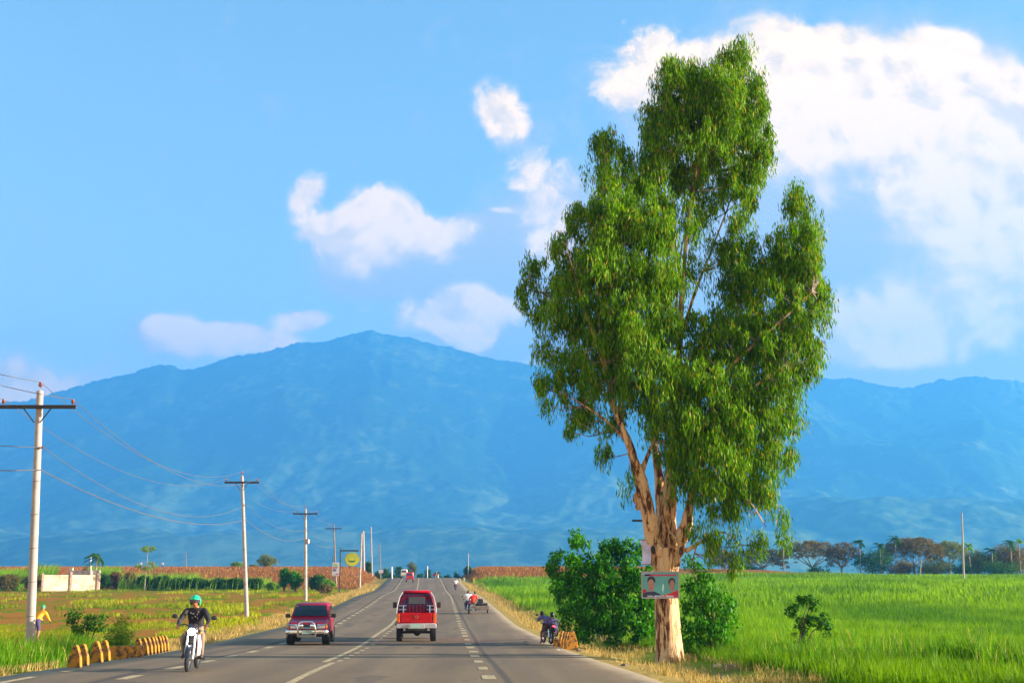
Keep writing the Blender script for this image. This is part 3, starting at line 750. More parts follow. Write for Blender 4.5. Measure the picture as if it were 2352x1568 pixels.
small_bush("sapling", (1832, 1512), [(1846,1376,22,16,.8),(1822,1392,12,16,.7),(1868,1386,14,12,.7),(1862,1420,30,11,.8),(1834,1432,10,12,.5),(1850,1446,12,14,.5),(1896,1430,20,16,.8),(1906,1456,14,12,.8),(1795,1492,34,12,.8),(1850,1478,16,9,.6),(1820,1502,34,9,.8),(1826,1462,6,12,.3),(1812,1412,8,12,.4),(1884,1406,10,8,.5)],
           "young leafy sapling standing alone in the green field right of the eucalyptus", leafmat("sapling_leaf", (.02, .10, .010), (.08, .26, .015), .3, .5), "sapling", (.13, .055), 20, 8, 10, .45, 21)
small_bush("bush", (195, 1500), [(185,1428,34,22,.9),(165,1410,20,14,.7),(215,1440,30,24,.9),(235,1420,14,16,.6),(190,1470,34,22,.7),(205,1490,24,14,.7),(180,1448,20,14,.7)],
           "dark straggly bush behind the two yellow markers nearest the first pole", L_DARK, "bush", (.12, .05), 20, 10, 7, .3, 22)
small_bush("bush", (272, 1512), [(262,1470,22,30,.9),(285,1455,20,30,.9),(280,1490,26,22,.9),(255,1500,20,14,.8),(272,1430,14,16,.5)],
           "bright feathery green bush behind the fallen yellow concrete block", L_CANE, "bush", (.22, .03), 26, 11, 5, -.35, 23)

# ---- grass
def scatter(n, xr, yr, keep, r=rng, power=1.0):
    Y = yr[0]+(yr[1]-yr[0])*r.random(n)**power; a = r.uniform(xr[0], xr[1], n)
    X = a*Y                                                     # fans out with distance, as the visible field does
    k = keep(X, Y); return X[k], Y[k]
def gpts(X, Y): return np.stack([X, Y, ground(X, Y)-.01], -1)
r3 = np.random.default_rng(33)
def right_field():
    parts = []
    kp = lambda lo: (lambda X, Y: (X-xroad(Y) > lo+1.2*(fbm(X*.3, Y*.3, 2)-.5)*2))
    X, Y = scatter(70000, (-.02, .46), (23, 52), kp(10.2), r3, 1.2)
    parts.append(blades(gpts(X, Y), r3.uniform(.2, .48, len(X))*(.6+.8*fbm(X*.6, Y*.6, 2)), .016, (-.06, 0, 0), r3, .45))
    X, Y = scatter(80000, (-.03, .46), (48, 110), kp(9.8), r3, 1.15)
    parts.append(blades(gpts(X, Y), r3.uniform(.22, .5, len(X)), .03, (-.06, 0, 0), r3, .45))
    X, Y = scatter(90000, (-.05, .46), (105, 345), lambda X, Y: (X-xroad(Y) > 9) & ~((Y > 236) & (X < 62)), r3, 1.1)
    parts.append(blades(gpts(X, Y), r3.uniform(.3, .75, len(X)), .09, (-.06, 0, 0), r3, .4))
    v, f = cat(parts); o = mesh_obj("grass", v, f, G_RIGHT); tag(o, "bright green young cane grass covering the field right of the road", "grass", kind='stuff')
right_field()
def left_field():
    parts = []
    den = lambda X, Y: fbm(X*.28, Y*.11, 4) < .40
    X, Y = scatter(80000, (-.44, -.03), (30, 80), lambda X, Y: (X-xroad(Y) < -9.2) & den(X, Y), r3, 1.1)
    parts.append(blades(gpts(X, Y), r3.uniform(.08, .26, len(X)), .02, (0, 0, 0), r3, .5))
    X, Y = scatter(80000, (-.44, -.05), (78, 195), lambda X, Y: (X-xroad(Y) < -9) & den(X, Y), r3, 1.1)
    parts.append(blades(gpts(X, Y), r3.uniform(.12, .4, len(X)), .06, (0, 0, 0), r3, .5))
    v, f = cat(parts); o = mesh_obj("grass", v, f, G_LEFT); tag(o, "short patchy grass over brown soil in the field left of the road", "grass", kind='stuff')
    # dry stubble of the far brown fields
    X, Y = scatter(60000, (-.44, -.06), (196, 330), lambda X, Y: (X-xroad(Y) < -9.5), r3)
    X2, Y2 = scatter(30000, (-.05, .12), (236, 330), lambda X, Y: (X-xroad(Y) > 9), r3)
    X, Y = np.append(X, X2), np.append(Y, Y2)
    v, f = blades(gpts(X, Y), r3.uniform(.2, .7, len(X)), .08, (0, 0, 0), r3, .5)
    o = mesh_obj("dry_grass", v, f, leafmat("stubble", (.20, .07, .018), (.40, .17, .055), .2, .9, c3=(.5, .42, .12))); tag(o, "rust brown dry stubble on the rise at the horizon", "dry grass", kind='stuff')
left_field()
def verges():
    parts = []
    # tall rank grass at the foot of the first pole and along the near left edge
    X, Y = scatter(17000, (-.44, -.22), (27, 45), lambda X, Y: (X-xroad(Y) < -7.3) & (X-xroad(Y) > -12.5-1.5*fbm(X, Y, 2)) , r3)
    off = -(X-xroad(Y)); h = (.20+.60*np.exp(-((off-9.3)/1.8)**2))*r3.uniform(.5, 1.1, len(X))
    h *= np.where(off < 7.9, .35, 1)
    parts.append(blades(gpts(X, Y), h, .022, (.12, 0, 0), r3, .4))
    # near right corner and under the bushes
    X, Y = scatter(28000, (.02, .45), (23.5, 42), lambda X, Y: (X-xroad(Y) > 10.4+.8*fbm(X, Y, 2)), r3)
    h = r3.uniform(.2, .6, len(X))*(.6+.9*sstep(fbm(X*.5+3, Y*.5, 3), .45, .6))
    parts.append(blades(gpts(X, Y), h, .02, (-.05, 0, 0), r3, .4))
    X, Y = scatter(4000, (.045, .10), (34.8, 37.6), lambda X, Y: (X-xroad(Y) > 8.6), r3)
    parts.append(blades(gpts(X, Y), r3.uniform(.4, .95, len(X)), .022, (.04, 0, 0), r3, .3))
    for (px, py, hh, n, w_) in ((2180,1530,.8,260,.5),(2235,1545,.9,300,.5),(2120,1520,.6,180,.4),(1990,1540,.55,160,.4),(1900,1550,.5,140,.4),(2300,1520,.7,220,.5),(2060,1490,.6,160,.5),(1960,1470,.55,140,.5),(2250,1470,.6,160,.6),(2120,1450,.6,160,.7),(1760,1535,.5,160,.4),(2340,1560,.8,220,.4)):
        g = G(px, py); X = g.x+r3.normal(0, w_*.5, n); Y = g.y+r3.normal(0, w_*.4, n)
        parts.append(blades(gpts(X, Y), hh*r3.uniform(.4, 1.1, n), .028, (-.05, 0, 0), r3, .55))
    v, f = cat(parts); o = mesh_obj("tall_grass", v, f, G_TALL); tag(o, "tall rank grass along the road verges and under the bushes", "grass", kind='stuff')
    parts = []
    for sgn, lo, hi, n in ((-1, 7.1, 9.6, 22000), (1, 7.3, 10.2, 15000)):
        Y = 26+(r3.random(n)**1.6)*190; o_ = sgn*r3.uniform(lo, hi, n); X = xroad(Y)+o_
        k = fbm(X*.8, Y*.5, 2) > .42; X, Y = X[k], Y[k]
        parts.append(blades(gpts(X, Y), r3.uniform(.04, .2, len(X))*(1+Y/120), .014+Y/5000, (0, 0, 0), r3, .8))
    v, f = cat(parts); o = mesh_obj("dry_grass", v, f, G_DRY); tag(o, "straw coloured dry tufts on the dirt shoulders beside the asphalt", "dry grass", kind='stuff')
    # cane stand on the left horizon
    parts = []
    for (xa, xb, y0, y1, h0, n) in ((-5, 92, 1345, 1335, 2.6, 2600), (-5, 92, 1345, 1335, 2.8, 1200), (96, 160, 1338, 1330, 3.4, 700), (225, 300, 1338, 1332, 3.0, 1400), (300, 480, 1342, 1335, 2.2, 1800), (480, 640, 1345, 1338, 1.5, 900)):
        px = r3.uniform(xa, xb, n); Yc = r3.uniform(202 if 92 < xa < 290 else 188, 214, n); X = (px-1176)/FPX*Yc/CP*1.0
        parts.append(blades(gpts(X, Yc), h0*r3.uniform(.55, 1.15, n), .10, (.22, 0, 0), r3, .3))
    v, f = cat(parts); o = mesh_obj("cane_grass", v, f, L_CANE); tag(o, "tall plumed cane grass lining the far side of the left field", "cane grass", kind='stuff')
verges()
# ------------------------------------------------------------------ background trees
def at_ground(px, Y):
    X = (px-1176)/FPX*Y/CP*1.0
    for _ in range(3):
        z = float(ground(X, Y)); dc = Y*CP+(z-ZC)*SP; X = (px-1176)/FPX*dc
    return Vector((X, Y, float(ground(X, Y))))
def z_at(py, Y): return float(ZC+ray(1176, py)[2]*Y)
def rain_tree(px, top, w, Y, label, mat=None, seed=1, tx=None, dens=1.0, thick=.28, group=None):
    r_ = np.random.default_rng(seed); b = at_ground(tx or px, Y); o = empty("rain_tree", b, 0, label, "tree", group)
    s = Y/FPX; H = z_at(top, Y)-b.z; Wd = w*s/2; dx = (px-(tx or px))*s
    mb = MB(); tips = []
    fork = Vector((dx*.15, 0, H*.28))
    mb.tube([(0, 0, -.3), fork*.6, fork], [.34, .28, .25], 8)
    for i in range(7):
        a = 2*math.pi*i/7+r_.uniform(-.3, .3); rr = r_.uniform(.5, .95)
        e = Vector((dx+Wd*rr*math.cos(a), Wd*.7*rr*math.sin(a), H*r_.uniform(.78, .9)))
        md = fork.lerp(e, .5)+Vector((0, 0, -H*.06)); mb.tube([fork, md, e], [.17, .10, .03], 6); tips.append(e)
        for j in range(3):
            q = md.lerp(e, r_.uniform(.1, .7)); e2 = q+Vector((r_.uniform(-1, 1)*Wd*.35, r_.uniform(-1, 1)*Wd*.3, H*.2)); mb.tube([q, e2], [.06, .015], 4)
    mb.build("trunk", BARK_P if seed % 2 else BARK_D, o)
    n = int(330*dens*(w/120)); th = r_.uniform(0, 2*math.pi, n); rr = np.sqrt(r_.random(n))
    cx = dx+Wd*rr*np.cos(th); cy_ = Wd*.75*rr*np.sin(th)
    lump = fbm(cx/2.2+seed*7, cy_/2.2, 2)
    cz = H*(1-.30*rr**2.2)-H*thick*r_.random(n)**1.4*(.6+.8*lump)-H*.08*(lump-.5)
    v, f = leaves(np.stack([cx, cy_, cz], -1), (.75, .75, .32), 30, .36, .17, .15, r_)
    mesh_obj("crown", v, f, mat or L_RAIN, o); return o
L_RAIN2 = leafmat("sparse_olive_leaf", (.10, .13, .03), (.24, .27, .06), .3, .7)
rain_tree(1752, 1257, 118, 330, "rain tree with a low thin crown, leftmost beyond the green field", seed=1, dens=.8, thick=.45)
rain_tree(1866, 1241, 160, 325, "wide bare brown rain tree with a big low fork, second from left beyond the field", seed=3, tx=1866, dens=.8)
rain_tree(1940, 1245, 84, 322, "narrow reddish bare tree between the forked rain tree and the dark shrubs", seed=5, tx=1933, dens=.7, thick=.4)
rain_tree(2098, 1234, 150, 325, "dense brown umbrella topped rain tree left of the lone pale pole on the right", seed=7, tx=2102, dens=1.3)
rain_tree(2178, 1241, 96, 330, "yellowish flat topped rain tree touching the lone pale pole on the right", L_RAIN2, seed=9, tx=2184, dens=1.0)
rain_tree(1665, 1262, 70, 335, "low brown tree half hidden behind the hanging eucalyptus leaves", seed=11, dens=.8, thick=.5)
def blob_tree(px, top, w, Y, label, mat, seed=1, name="bushy_tree", cat_="tree", group=None, squash=.8, leaf=(.3, .16), n=None, base_frac=.12, trunk=True):
    r_ = np.random.default_rng(seed); b = at_ground(px, Y); o = empty(name, b, 0, label, cat_, group)
    s = Y/FPX; H = max(.5, z_at(top, Y)-b.z); Wd = w*s/2
    k = n or max(16, int(26*(w/40)*(H/s/40)))
    u = unit(k, r_)*(r_.random((k, 1))**.4)
    c = np.stack([u[:, 0]*Wd*.85, u[:, 1]*Wd*.7, H*(.5+base_frac/2)+u[:, 2]*H*(.42)], -1)
    c[:, 0] *= .75+.5*r_.random(k)
    rad = .16*(Wd+H/2)
    v, f = leaves(c, (rad, rad, rad*.8), 40, leaf[0], leaf[1], .2, r_)
    mesh_obj("foliage" if not trunk else "crown", v, f, mat, o)
    mb = MB()
    for i in range(4 if trunk else 3):
        q = Vector(c[r_.integers(k)]); mb.tube([(r_.uniform(-.05, .05)*Wd, 0, -.1), (q.x*.3, q.y*.3, q.z*.5), tuple(q)], [.05*H**.7, .035*H**.7, .01], 5)
    mb.build("trunk" if trunk else "stem", BARK_D, o); return o
blob_tree(2008, 1262, 92, 318, "dark green round shrubbery in the gap between bare rain trees", L_DARK, 31, "shrub", "shrub", leaf=(.36, .2), n=130)
blob_tree(2070, 1288, 70, 316, "low brown scrub under the umbrella topped rain tree", L_RAIN, 32, "shrub", "shrub", leaf=(.36, .2), n=80)
blob_tree(2145, 1286, 96, 316, "olive scrub left of the foot of the lone pale pole", L_RAIN2, 33, "shrub", "shrub", leaf=(.36, .2), n=110)
blob_tree(2246, 1264, 88, 322, "broad olive brown tree just right of the lone pale pole", L_RAIN2, 34, leaf=(.36, .2), n=170)
blob_tree(2322, 1250, 110, 320, "large dark brown tree mass at the right edge of the view", L_RAIN, 35, leaf=(.36, .2), n=240)
blob_tree(1885, 1300, 70, 318, "low green scrub at the foot of the wide forked rain tree", L_DARK, 36, "shrub", "shrub", leaf=(.34, .18), n=40)
blob_tree(1720, 1296, 80, 322, "low dark scrub below the leftmost rain tree of the far row", L_DARK, 37, "shrub", "shrub", leaf=(.34, .18), n=46)
blob_tree(2210, 1292, 60, 312, "small green shrub touching the right side of the lone pale pole", L_DARK, 38, "shrub", "shrub", leaf=(.34, .18), n=50)
blob_tree(2300, 1288, 110, 310, "low dark scrub along the green field near the right edge", L_DARK, 39, "shrub", "shrub", leaf=(.34, .18), n=90)
def palm(px, head, Y, label, r=2.0, seed=1, mat=None, group=None, name="coconut_palm"):
    r_ = np.random.default_rng(seed); b = at_ground(px, Y); o = empty(name, b, 0, label, "palm tree", group)
    H = z_at(head, Y)-b.z; lean = r_.uniform(-.3, .3)
    mb = MB(); mb.tube([(0, 0, -.2), (lean*.3, 0, H*.4), (lean, 0, H)], [.17, .13, .11], 7); mb.build("trunk", BARK_P, o)
    P = []; 
    for i in range(15):
        a = r_.uniform(0, 2*math.pi); el = r_.uniform(-.5, 1.2); d = Vector((math.cos(a)*math.cos(el), math.sin(a)*math.cos(el), math.sin(el)))
        pts = [Vector((lean, 0, H))+d*r*t-Vector((0, 0, 1))*r*.55*t*t+Vector((-.35*t*t*r, 0, 0)) for t in np.linspace(0, 1, 9)]
        for j in range(8):
            p, q = pts[j], pts[j+1]; T = (q-p).normalized(); S = T.cross(Vector((0, 0, 1))).normalized(); l = r*.30*(1-.6*abs(j/8-.35))
            for sg in (-1, 1):
                e = q+(S*sg*.8+T*.5+Vector((0, 0, -.45)))*l
                P.append([p, q, e+T*.05, e-T*.05])
    v = np.array([[tuple(x) for x in q] for q in P]).reshape(-1, 3); f = np.arange(len(v)).reshape(-1, 4)
    mesh_obj("frond", v, f, mat or L_DARK, o)['kind'] = 'stuff'
    return o
for i, (px, hd, Y, lb, mt) in enumerate([(1801,1243,318,"palm in front of the left bare rain trees, below the lowest eucalyptus spray",L_DARK),(1977,1245,318,"slim palm leaning over the gap beside the narrow reddish tree",L_DARK),
    (2024,1252,316,"short palm above the dark green shrubbery",L_DARK),(2060,1236,320,"tallest palm, left of the dense brown umbrella topped tree",L_DARK),(2231,1252,312,"yellow green palm just right of the lone pale pole",L_CANE),
    (2282,1264,314,"small palm between the olive brown tree and the dark tree mass",L_DARK),(2325,1246,312,"dark palm rising over the tree mass near the right edge",L_DARK),(2345,1243,316,"palm at the very right edge of the view",L_CANE)]):
    palm(px, hd, Y, lb, 1.9, 40+i, mt)
mb = MB(); b = at_ground(2114, 312); mb.tube([(0, 0, 0), (.15, 0, 2), (.6, 0, z_at(1285, 312)-b.z)], [.16, .13, .1], 7)
o = mb.build("tree_stump", pmat("dead_wood", (.55, .45, .32), .9), loc=b, smooth=True); tag(o, "pale leaning dead stump at the foot of the umbrella topped tree", "stump")

# beyond the crest of the road
for i, (px, tp, w, Y, mt, lb) in enumerate([(846,1286,16,300,L_DARK,"dark upright tree between two far poles left of the road"),(885,1297,22,330,L_DARK,"dark tree left of the short white post by the crest"),
    (915,1296,26,340,L_DARK,"dark bushy tree behind the far pale jeep"),(945,1286,26,352,leafmat("hazy_leaf", (.12, .15, .06), (.2, .22, .1), .3, .7),"tall hazy grey green tree behind the far red jeep"),
    (963,1311,18,345,L_DARK,"low bush behind the top of the centre line"),(983,1302,20,348,L_DARK,"dark tree with a white post at the crest of the road"),(1005,1308,26,350,L_DARK,"dark bush right of the crest centre line behind the red pennant"),
    (1028,1313,24,346,L_DARK,"low dark bush where the right road edge meets the crest"),(1048,1309,24,340,L_DARK,"dark bush left of the slim pole right of the road"),(1074,1296,16,318,L_DARK,"small dark tree behind the slim pole right of the road"),
    (900,1310,26,326,L_DARK,"low bush at the foot of the short white post"),(868,1306,16,320,L_DARK,"small dark bush beside the last far pole on the left")]):
    r_ = np.random.default_rng(60+i); X = at_ground(px, Y).x; zt = z_at(tp, Y); b = Vector((X, Y, float(ground(X, Y)))); H = zt-b.z; wd = w*Y/FPX/2
    o = empty("roadside_tree", b, 0, lb, "tree"); mb = MB(); mb.tube([(0, 0, 0), (0, 0, H*.7)], [.2, .1], 6); mb.build("trunk", BARK_D, o)
    k = 60; u = unit(k, r_)*(r_.random((k, 1))**.4); hh = min(H*.48, 2.6)
    c = u*np.array([wd*.8, wd*.6, hh*.8])+np.array([0, 0, H-hh]); v, f = leaves(c, (.5, .5, .4), 40, .3, .16, .2, r_); mesh_obj("crown", v, f, mt, o)
# left field boundary
for i, (px, tp, w, Y, mt, lb, nm) in enumerate([(235,1318,36,190,L_DARK,"low round green shrub touching the right end of the concrete wall","shrub"),(262,1312,34,194,L_BROWN,"brown withered shrub beside the low round green one","shrub"),
    (296,1316,40,192,L_BROWN,"larger brown withered shrub left of the thin two tiered tree","shrub"),(330,1322,40,190,L_DARK,"dark hedge shrub at the foot of the thin two tiered tree","shrub"),(368,1322,46,190,L_DARK,"dark hedge shrub, first right of the thin two tiered tree","shrub"),
    (410,1326,50,190,L_DARK,"dark hedge shrub, second right of the thin two tiered tree","shrub"),(455,1328,50,190,L_DARK,"dark hedge shrub midway between the thin tree and the second pole","shrub"),(500,1329,50,190,L_DARK,"dark hedge shrub half a shrub left of the second pole's line","shrub"),
    (540,1328,46,190,L_DARK,"dark hedge shrub just left of the second pole","shrub"),(588,1328,44,190,L_DARK,"dark hedge shrub just right of the second pole","shrub"),(626,1338,30,186,L_CANE,"small lime green shrub in the hedge left of the tall twin shrub","shrub"),
    (652,1303,26,182,L_BUSH,"tall leafy shrub, left one of the pair behind the third pole","shrub"),(678,1310,34,182,L_BUSH,"tall leafy shrub right of the pair, just left of the third pole","shrub"),(728,1320,50,182,L_DARK,"dark rounded hedge shrub just right of the third pole","shrub"),
    (752,1330,30,180,L_CANE,"light green shrub at the right end of the hedge by the signs","shrub"),(745,1344,34,165,L_RAIN,"low brownish weed clump on the verge below the round yellow sign","shrub")]):
    blob_tree(px, tp, w*1.1, Y, lb, mt, 80+i, nm, "shrub", leaf=(.24, .13), trunk=False, n=int(30+w*1.3))
blob_tree(545, 1291, 34, 290, "pale rounded tree on the horizon left of the second pole", L_PALE, 101, n=40)
blob_tree(583, 1296, 26, 292, "small hazy tree right of the second pole on the brown horizon", L_RAIN2, 102, n=30)
blob_tree(612, 1274, 52, 296, "largest hazy tree on the brown horizon between second and third pole", L_RAIN2, 103, n=70)
blob_tree(193, 1297, 20, 204, "dark maroon leaved tree behind the roofless shed", L_BROWN, 104, n=30, leaf=(.22, .12))
blob_tree(20, 1318, 60, 184, "dry brown scrub at the foot of the cane by the left edge", L_RAIN, 105, "shrub", "shrub", n=60, leaf=(.24, .12), trunk=False)
blob_tree(75, 1316, 50, 186, "dry brown scrub between the first pole and the concrete wall", L_RAIN, 106, "shrub", "shrub", n=60, leaf=(.24, .12), trunk=False)
# windblown little palm by the wall, thin two tiered tree
palm(216, 1278, 192, "short windswept palm behind the right end of the concrete wall", 1.5, 120, L_DARK)
b = at_ground(332, 188); o = empty("sapling_tree", b, 0, "thin pale tree with two separate flat tiers of leaves above the hedge", "tree")
mb = MB(); Ht = z_at(1262, 188)-b.z; mb.tube([(0, 0, 0), (.1, 0, Ht*.5), (.2, 0, Ht)], [.06, .05, .03], 6); mb.build("trunk", BARK_P, o)
for zc, wd, hh in ((1260, 14, 5), (1300, 22, 8)):
    c = unit(26)*np.array([wd*188/FPX, .7, hh*188/FPX])+np.array([.2, 0, z_at(zc, 188)-b.z]); v, f = leaves(c, (.3, .3, .15), 26, .22, .1, .1); mesh_obj("crown", v, f, L_PALE, o)

# ------------------------------------------------------------------ poles and wires
CONC = pmat("pole_concrete", (.36, .315, .28), .8, noise=.12, nscale=3, bump=.2)
WOODP = pmat("weathered_pole_wood", (.24, .17, .12), .9, noise=.3, nscale=4)
ARM = pmat("crossarm_timber", (.035, .03, .028), .85, noise=.3, nscale=5)
INS = pmat("brown_porcelain", (.20, .05, .03), .3)
STEEL = pmat("galvanised_steel", (.35, .34, .33), .45, .8)
WIRE = pmat("aluminium_wire", (.16, .15, .15), .5, .5)
DARKM = pmat("dark_metal", (.03, .03, .03), .5, .4)
def insulator(mb, c, s=1.0):
    x, y, z = c; mb.lathe([(.015*s, 0), (.02*s, .05*s), (.06*s, .07*s), (.065*s, .10*s), (.035*s, .12*s), (.05*s, .14*s), (.045*s, .18*s), (.02*s, .20*s)], 10, 'z', c)
def pole(base, top, label, mat, Y=None, arm=None, r0=.15, r1=.10, neutral=True, group=None, transformer=False, bands=True, name="utility_pole"):
    b = G(*base) if Y is None else at_ground(base[0], Y)
    t = W(top[0], top[1], b.y)-b
    o = empty(name, b, 0, label, "pole", group)
    n = 12; P = [t*(i/(n-1)) for i in range(n)]; P[0] = Vector((0, 0, -.3))
    mb = MB(); mb.tube(P, [r0+(r1-r0)*i/(n-1) for i in range(n)], 16); mb.build("shaft", mat, o, smooth=True)
    H = t.z; at = lambda h: t*(h/H)
    pts = {}
    if arm:
        za = H-arm[0]; c = at(za); L = arm[1]
        mb = MB(); mb.box((c.x, c.y-.15, c.z), (L, .1, .13)); mb.build("crossarm", ARM, o, bevel=.008)
        for s in (-1, 1):
            mb = MB(); mb.tube([(c.x+s*.33*L/2*1.1, c.y-.18, c.z-.05), (c.x+s*.10, c.y-.12, c.z-.55)], .022, 6); mb.build("brace", DARKM, o)
            p = (c.x+s*(L/2-.13), c.y-.15, c.z+.065)
            mb = MB(); insulator(mb, p, 1.1); mb.build("insulator", INS, o, smooth=True); pts[s] = b+Vector(p)+Vector((0, 0, .2))
        mb = MB(); mb.tube([tuple(t-Vector((0, 0, .1))), tuple(t+Vector((0, 0, .12)))], .02, 6); mb.build("pin", STEEL, o)
        mb = MB(); insulator(mb, tuple(t+Vector((0, 0, .1))), 1.2); mb.build("insulator", INS, o, smooth=True); pts[0] = b+t+Vector((0, 0, .32))
    if neutral:
        c = at(H-2.0 if H > 6 else H*.8); mb = MB(); mb.tube([(c.x, c.y-.05, c.z), (c.x+.2, c.y-.12, c.z+.02)], .015, 5); mb.build("bracket", STEEL, o)
        mb = MB(); mb.lathe([(.02, -.05), (.055, -.03), (.035, 0), (.055, .03), (.02, .05)], 10, 'z', (c.x+.22, c.y-.12, c.z)); mb.build("insulator", INS, o, smooth=True)
        pts[2] = b+Vector((c.x+.22, c.y-.12, c.z)); c3 = at(H*.69); pts[3] = b+c3+Vector((.14, -.05, 0))
    if bands:
        mb = MB()
        for h in np.arange(1.2, H-1, 1.15):
            c = at(h); r_ = r0+(r1-r0)*h/H+.004
            mb.tube([(c.x+r_*math.cos(a), c.y+r_*math.sin(a), c.z+.05*a/math.pi) for a in np.linspace(-2.6, .2, 10)], .008, 4)
        mb.build("strap", DARKM, o)['kind'] = 'stuff'
    if transformer:
        c = at(H*.62); mb = MB(); mb.lathe([(.0, -.02), (.11, 0), (.12, .08), (.12, .38), (.10, .45), (.03, .52)], 14, 'z', (c.x+.26, c.y-.1, c.z)); mb.box((c.x+.1, c.y-.1, c.z+.2), (.16, .06, .2)); mb.build("meter_box", STEEL, o, smooth=True)
    return o, pts
PG = None
p1, w1 = pole((68, 1496), (92, 898), "nearest and tallest pale pole with a dark crossarm at the left edge", CONC, arm=(.58, 2.7), r0=.155, r1=.115)
p2, w2 = pole((567, 1420), (556, 1093), "second pale pole with a thin crossarm, standing left of the oncoming dark red car", CONC, arm=(.45, 2.4))
p3, w3 = pole((702, 1379), (702, 1169), "third pole, split brown and pale, rising right behind the oncoming dark red car", pmat("dirty_pole_concrete", (.42, .35, .28), .85, noise=.25, nscale=3), arm=(.45, 2.45), transformer=True, r0=.17)
p4, w4 = pole((772, 1349), (766.5, 1206), "dark brown wooden pole with a crossarm and a coloured banner low on it", WOODP, arm=(.5, 2.5), bands=False)
p5, w5 = pole((826, 1353), (831, 1224), "slim two toned pole leaning slightly, first right of the round yellow sign", pmat("dirty_pole_concrete", (1, 1, 1)), bands=False)
p6, w6 = pole((836, 0), (834.5, 1219), "thick pale pole right behind the slim leaning one, beside the round yellow sign", CONC, Y=292, bands=False, neutral=False, r0=.26, r1=.22)
p7, w7 = pole((855, 0), (852.3, 1209), "slender pale pole on the rise beside the dark upright tree", CONC, Y=286, bands=False, r0=.16)
p8, w8 = pole((875, 0), (872, 1247), "farthest left pole, short and thin, with a small white board at its foot", WOODP, Y=318, bands=False)
pole((427, 0), (427, 1266), "thin dark pole alone on the left horizon with a white base", WOODP, Y=285, bands=False, neutral=False, r0=.09, r1=.07)
pole((1075, 0), (1076, 1270), "slim pale pole right of the road near the crest", CONC, Y=292, bands=False, neutral=False, r0=.12, r1=.09)
pole((2214, 1323), (2209, 1177), "lone tall pale pole at the far side of the green field on the right", CONC, Y=196, bands=False, neutral=True, r0=.16, r1=.11)
pole((209, 0), (208.5, 1278), "short white pipe standing beside the windswept palm", pmat("white_paint", (.75, .72, .66), .7), Y=196, bands=False, neutral=False, r0=.09, r1=.08, name="vent_pipe")
o, _ = pole((900.5, 1329), (900, 1301), "short white post on the left edge of the road crest", pmat("white_paint", (1, 1, 1)), bands=False, neutral=False, r0=.14, r1=.12, name="marker_post")
pole((764, 1342), (764, 1276), "thin black rod just left of the brown wooden pole", DARKM, Y=190, bands=False, neutral=False, r0=.05, r1=.04, name="rod")
pole((981, 0), (982, 1299), "slim white post in front of the dark tree at the road crest", pmat("white_paint", (1, 1, 1)), Y=300, bands=False, neutral=False, r0=.11, r1=.1, name="marker_post")
def sag(a, b, s, n=18):
    return [a.lerp(b, i/n)+Vector((0, 0, -4*s*(i/n)*(1-i/n))) for i in range(n+1)]
ends = [w1, w2, w3, w4]
LBL = {0: "thin wire along the pole tops on the left", -1: "thin wire on the left ends of the crossarms", 1: "thin wire on the right ends of the crossarms", 2: "thin wire on the single brown insulators below the crossarms", 3: "lowest thicker cable hung along the left row of poles"}
for k_, rad in ((0, .011), (-1, .011), (1, .011), (2, .012), (3, .018)):
    P = [w[k_] for w in ends]; back = P[0]+(P[0]-P[1])*.9; back.z = P[0].z
    pts = sag(back, P[0], 1.0)[:-1]
    for a, b, s in zip(P[:-1], P[1:], (1.5 if k_ != 3 else .95, .8, .7)): pts += sag(a, b, s)[:-1]
    pts.append(P[-1])
    if k_ in (2, 3): pts += sag(P[-1], w5[k_], .5)[1:]
    mb = MB(); mb.tube([tuple(p) for p in pts], rad, 5); o = mb.build("power_line", WIRE); tag(o, LBL[k_], "power line")

# ------------------------------------------------------------------ signs, walls, markers
def text_mesh(txt, size, mat, parent, loc, rot=(R(90), 0, 0), name="lettering", extr=.002, align='CENTER', sx=1):
    cu = bpy.data.curves.new(name, 'FONT'); cu.body = txt; cu.size = size; cu.extrude = extr; cu.align_x = align; cu.align_y = 'CENTER'; cu.offset = size*.012
    tmp = bpy.data.objects.new(name, cu); COL.objects.link(tmp)
    dg = bpy.context.evaluated_depsgraph_get(); dg.update(); me = bpy.data.meshes.new_from_object(tmp.evaluated_get(dg))
    bpy.data.objects.remove(tmp); me.name = name; me.materials.clear(); me.materials.append(mat)
    o = bpy.data.objects.new(name, me); COL.objects.link(o); o.parent = parent; o.location = loc; o.rotation_euler = rot; o.scale = (sx, 1, 1); return o
def disc(mb, c, rx, rz, y, n=24, a0=0, a1=2*math.pi, mi=0, th=.004):
    pts = [(c[0]+rx*math.cos(a), c[1]+rz*math.sin(a)) for a in np.linspace(a0, a1, n, endpoint=(a1-a0 < 6.2))]
    poly(mb, pts, y, th, mi)
def poly(mb, pts, y, th=.004, mi=0):
    n = len(pts); vs = [(x, y, z) for x, z in pts]+[(x, y+th, z) for x, z in pts]
    mb.add(vs, [tuple(range(n)), tuple(range(2*n-1, n-1, -1))]+[(i, (i+1) % n, n+(i+1) % n, n+i) for i in range(n)], mi)
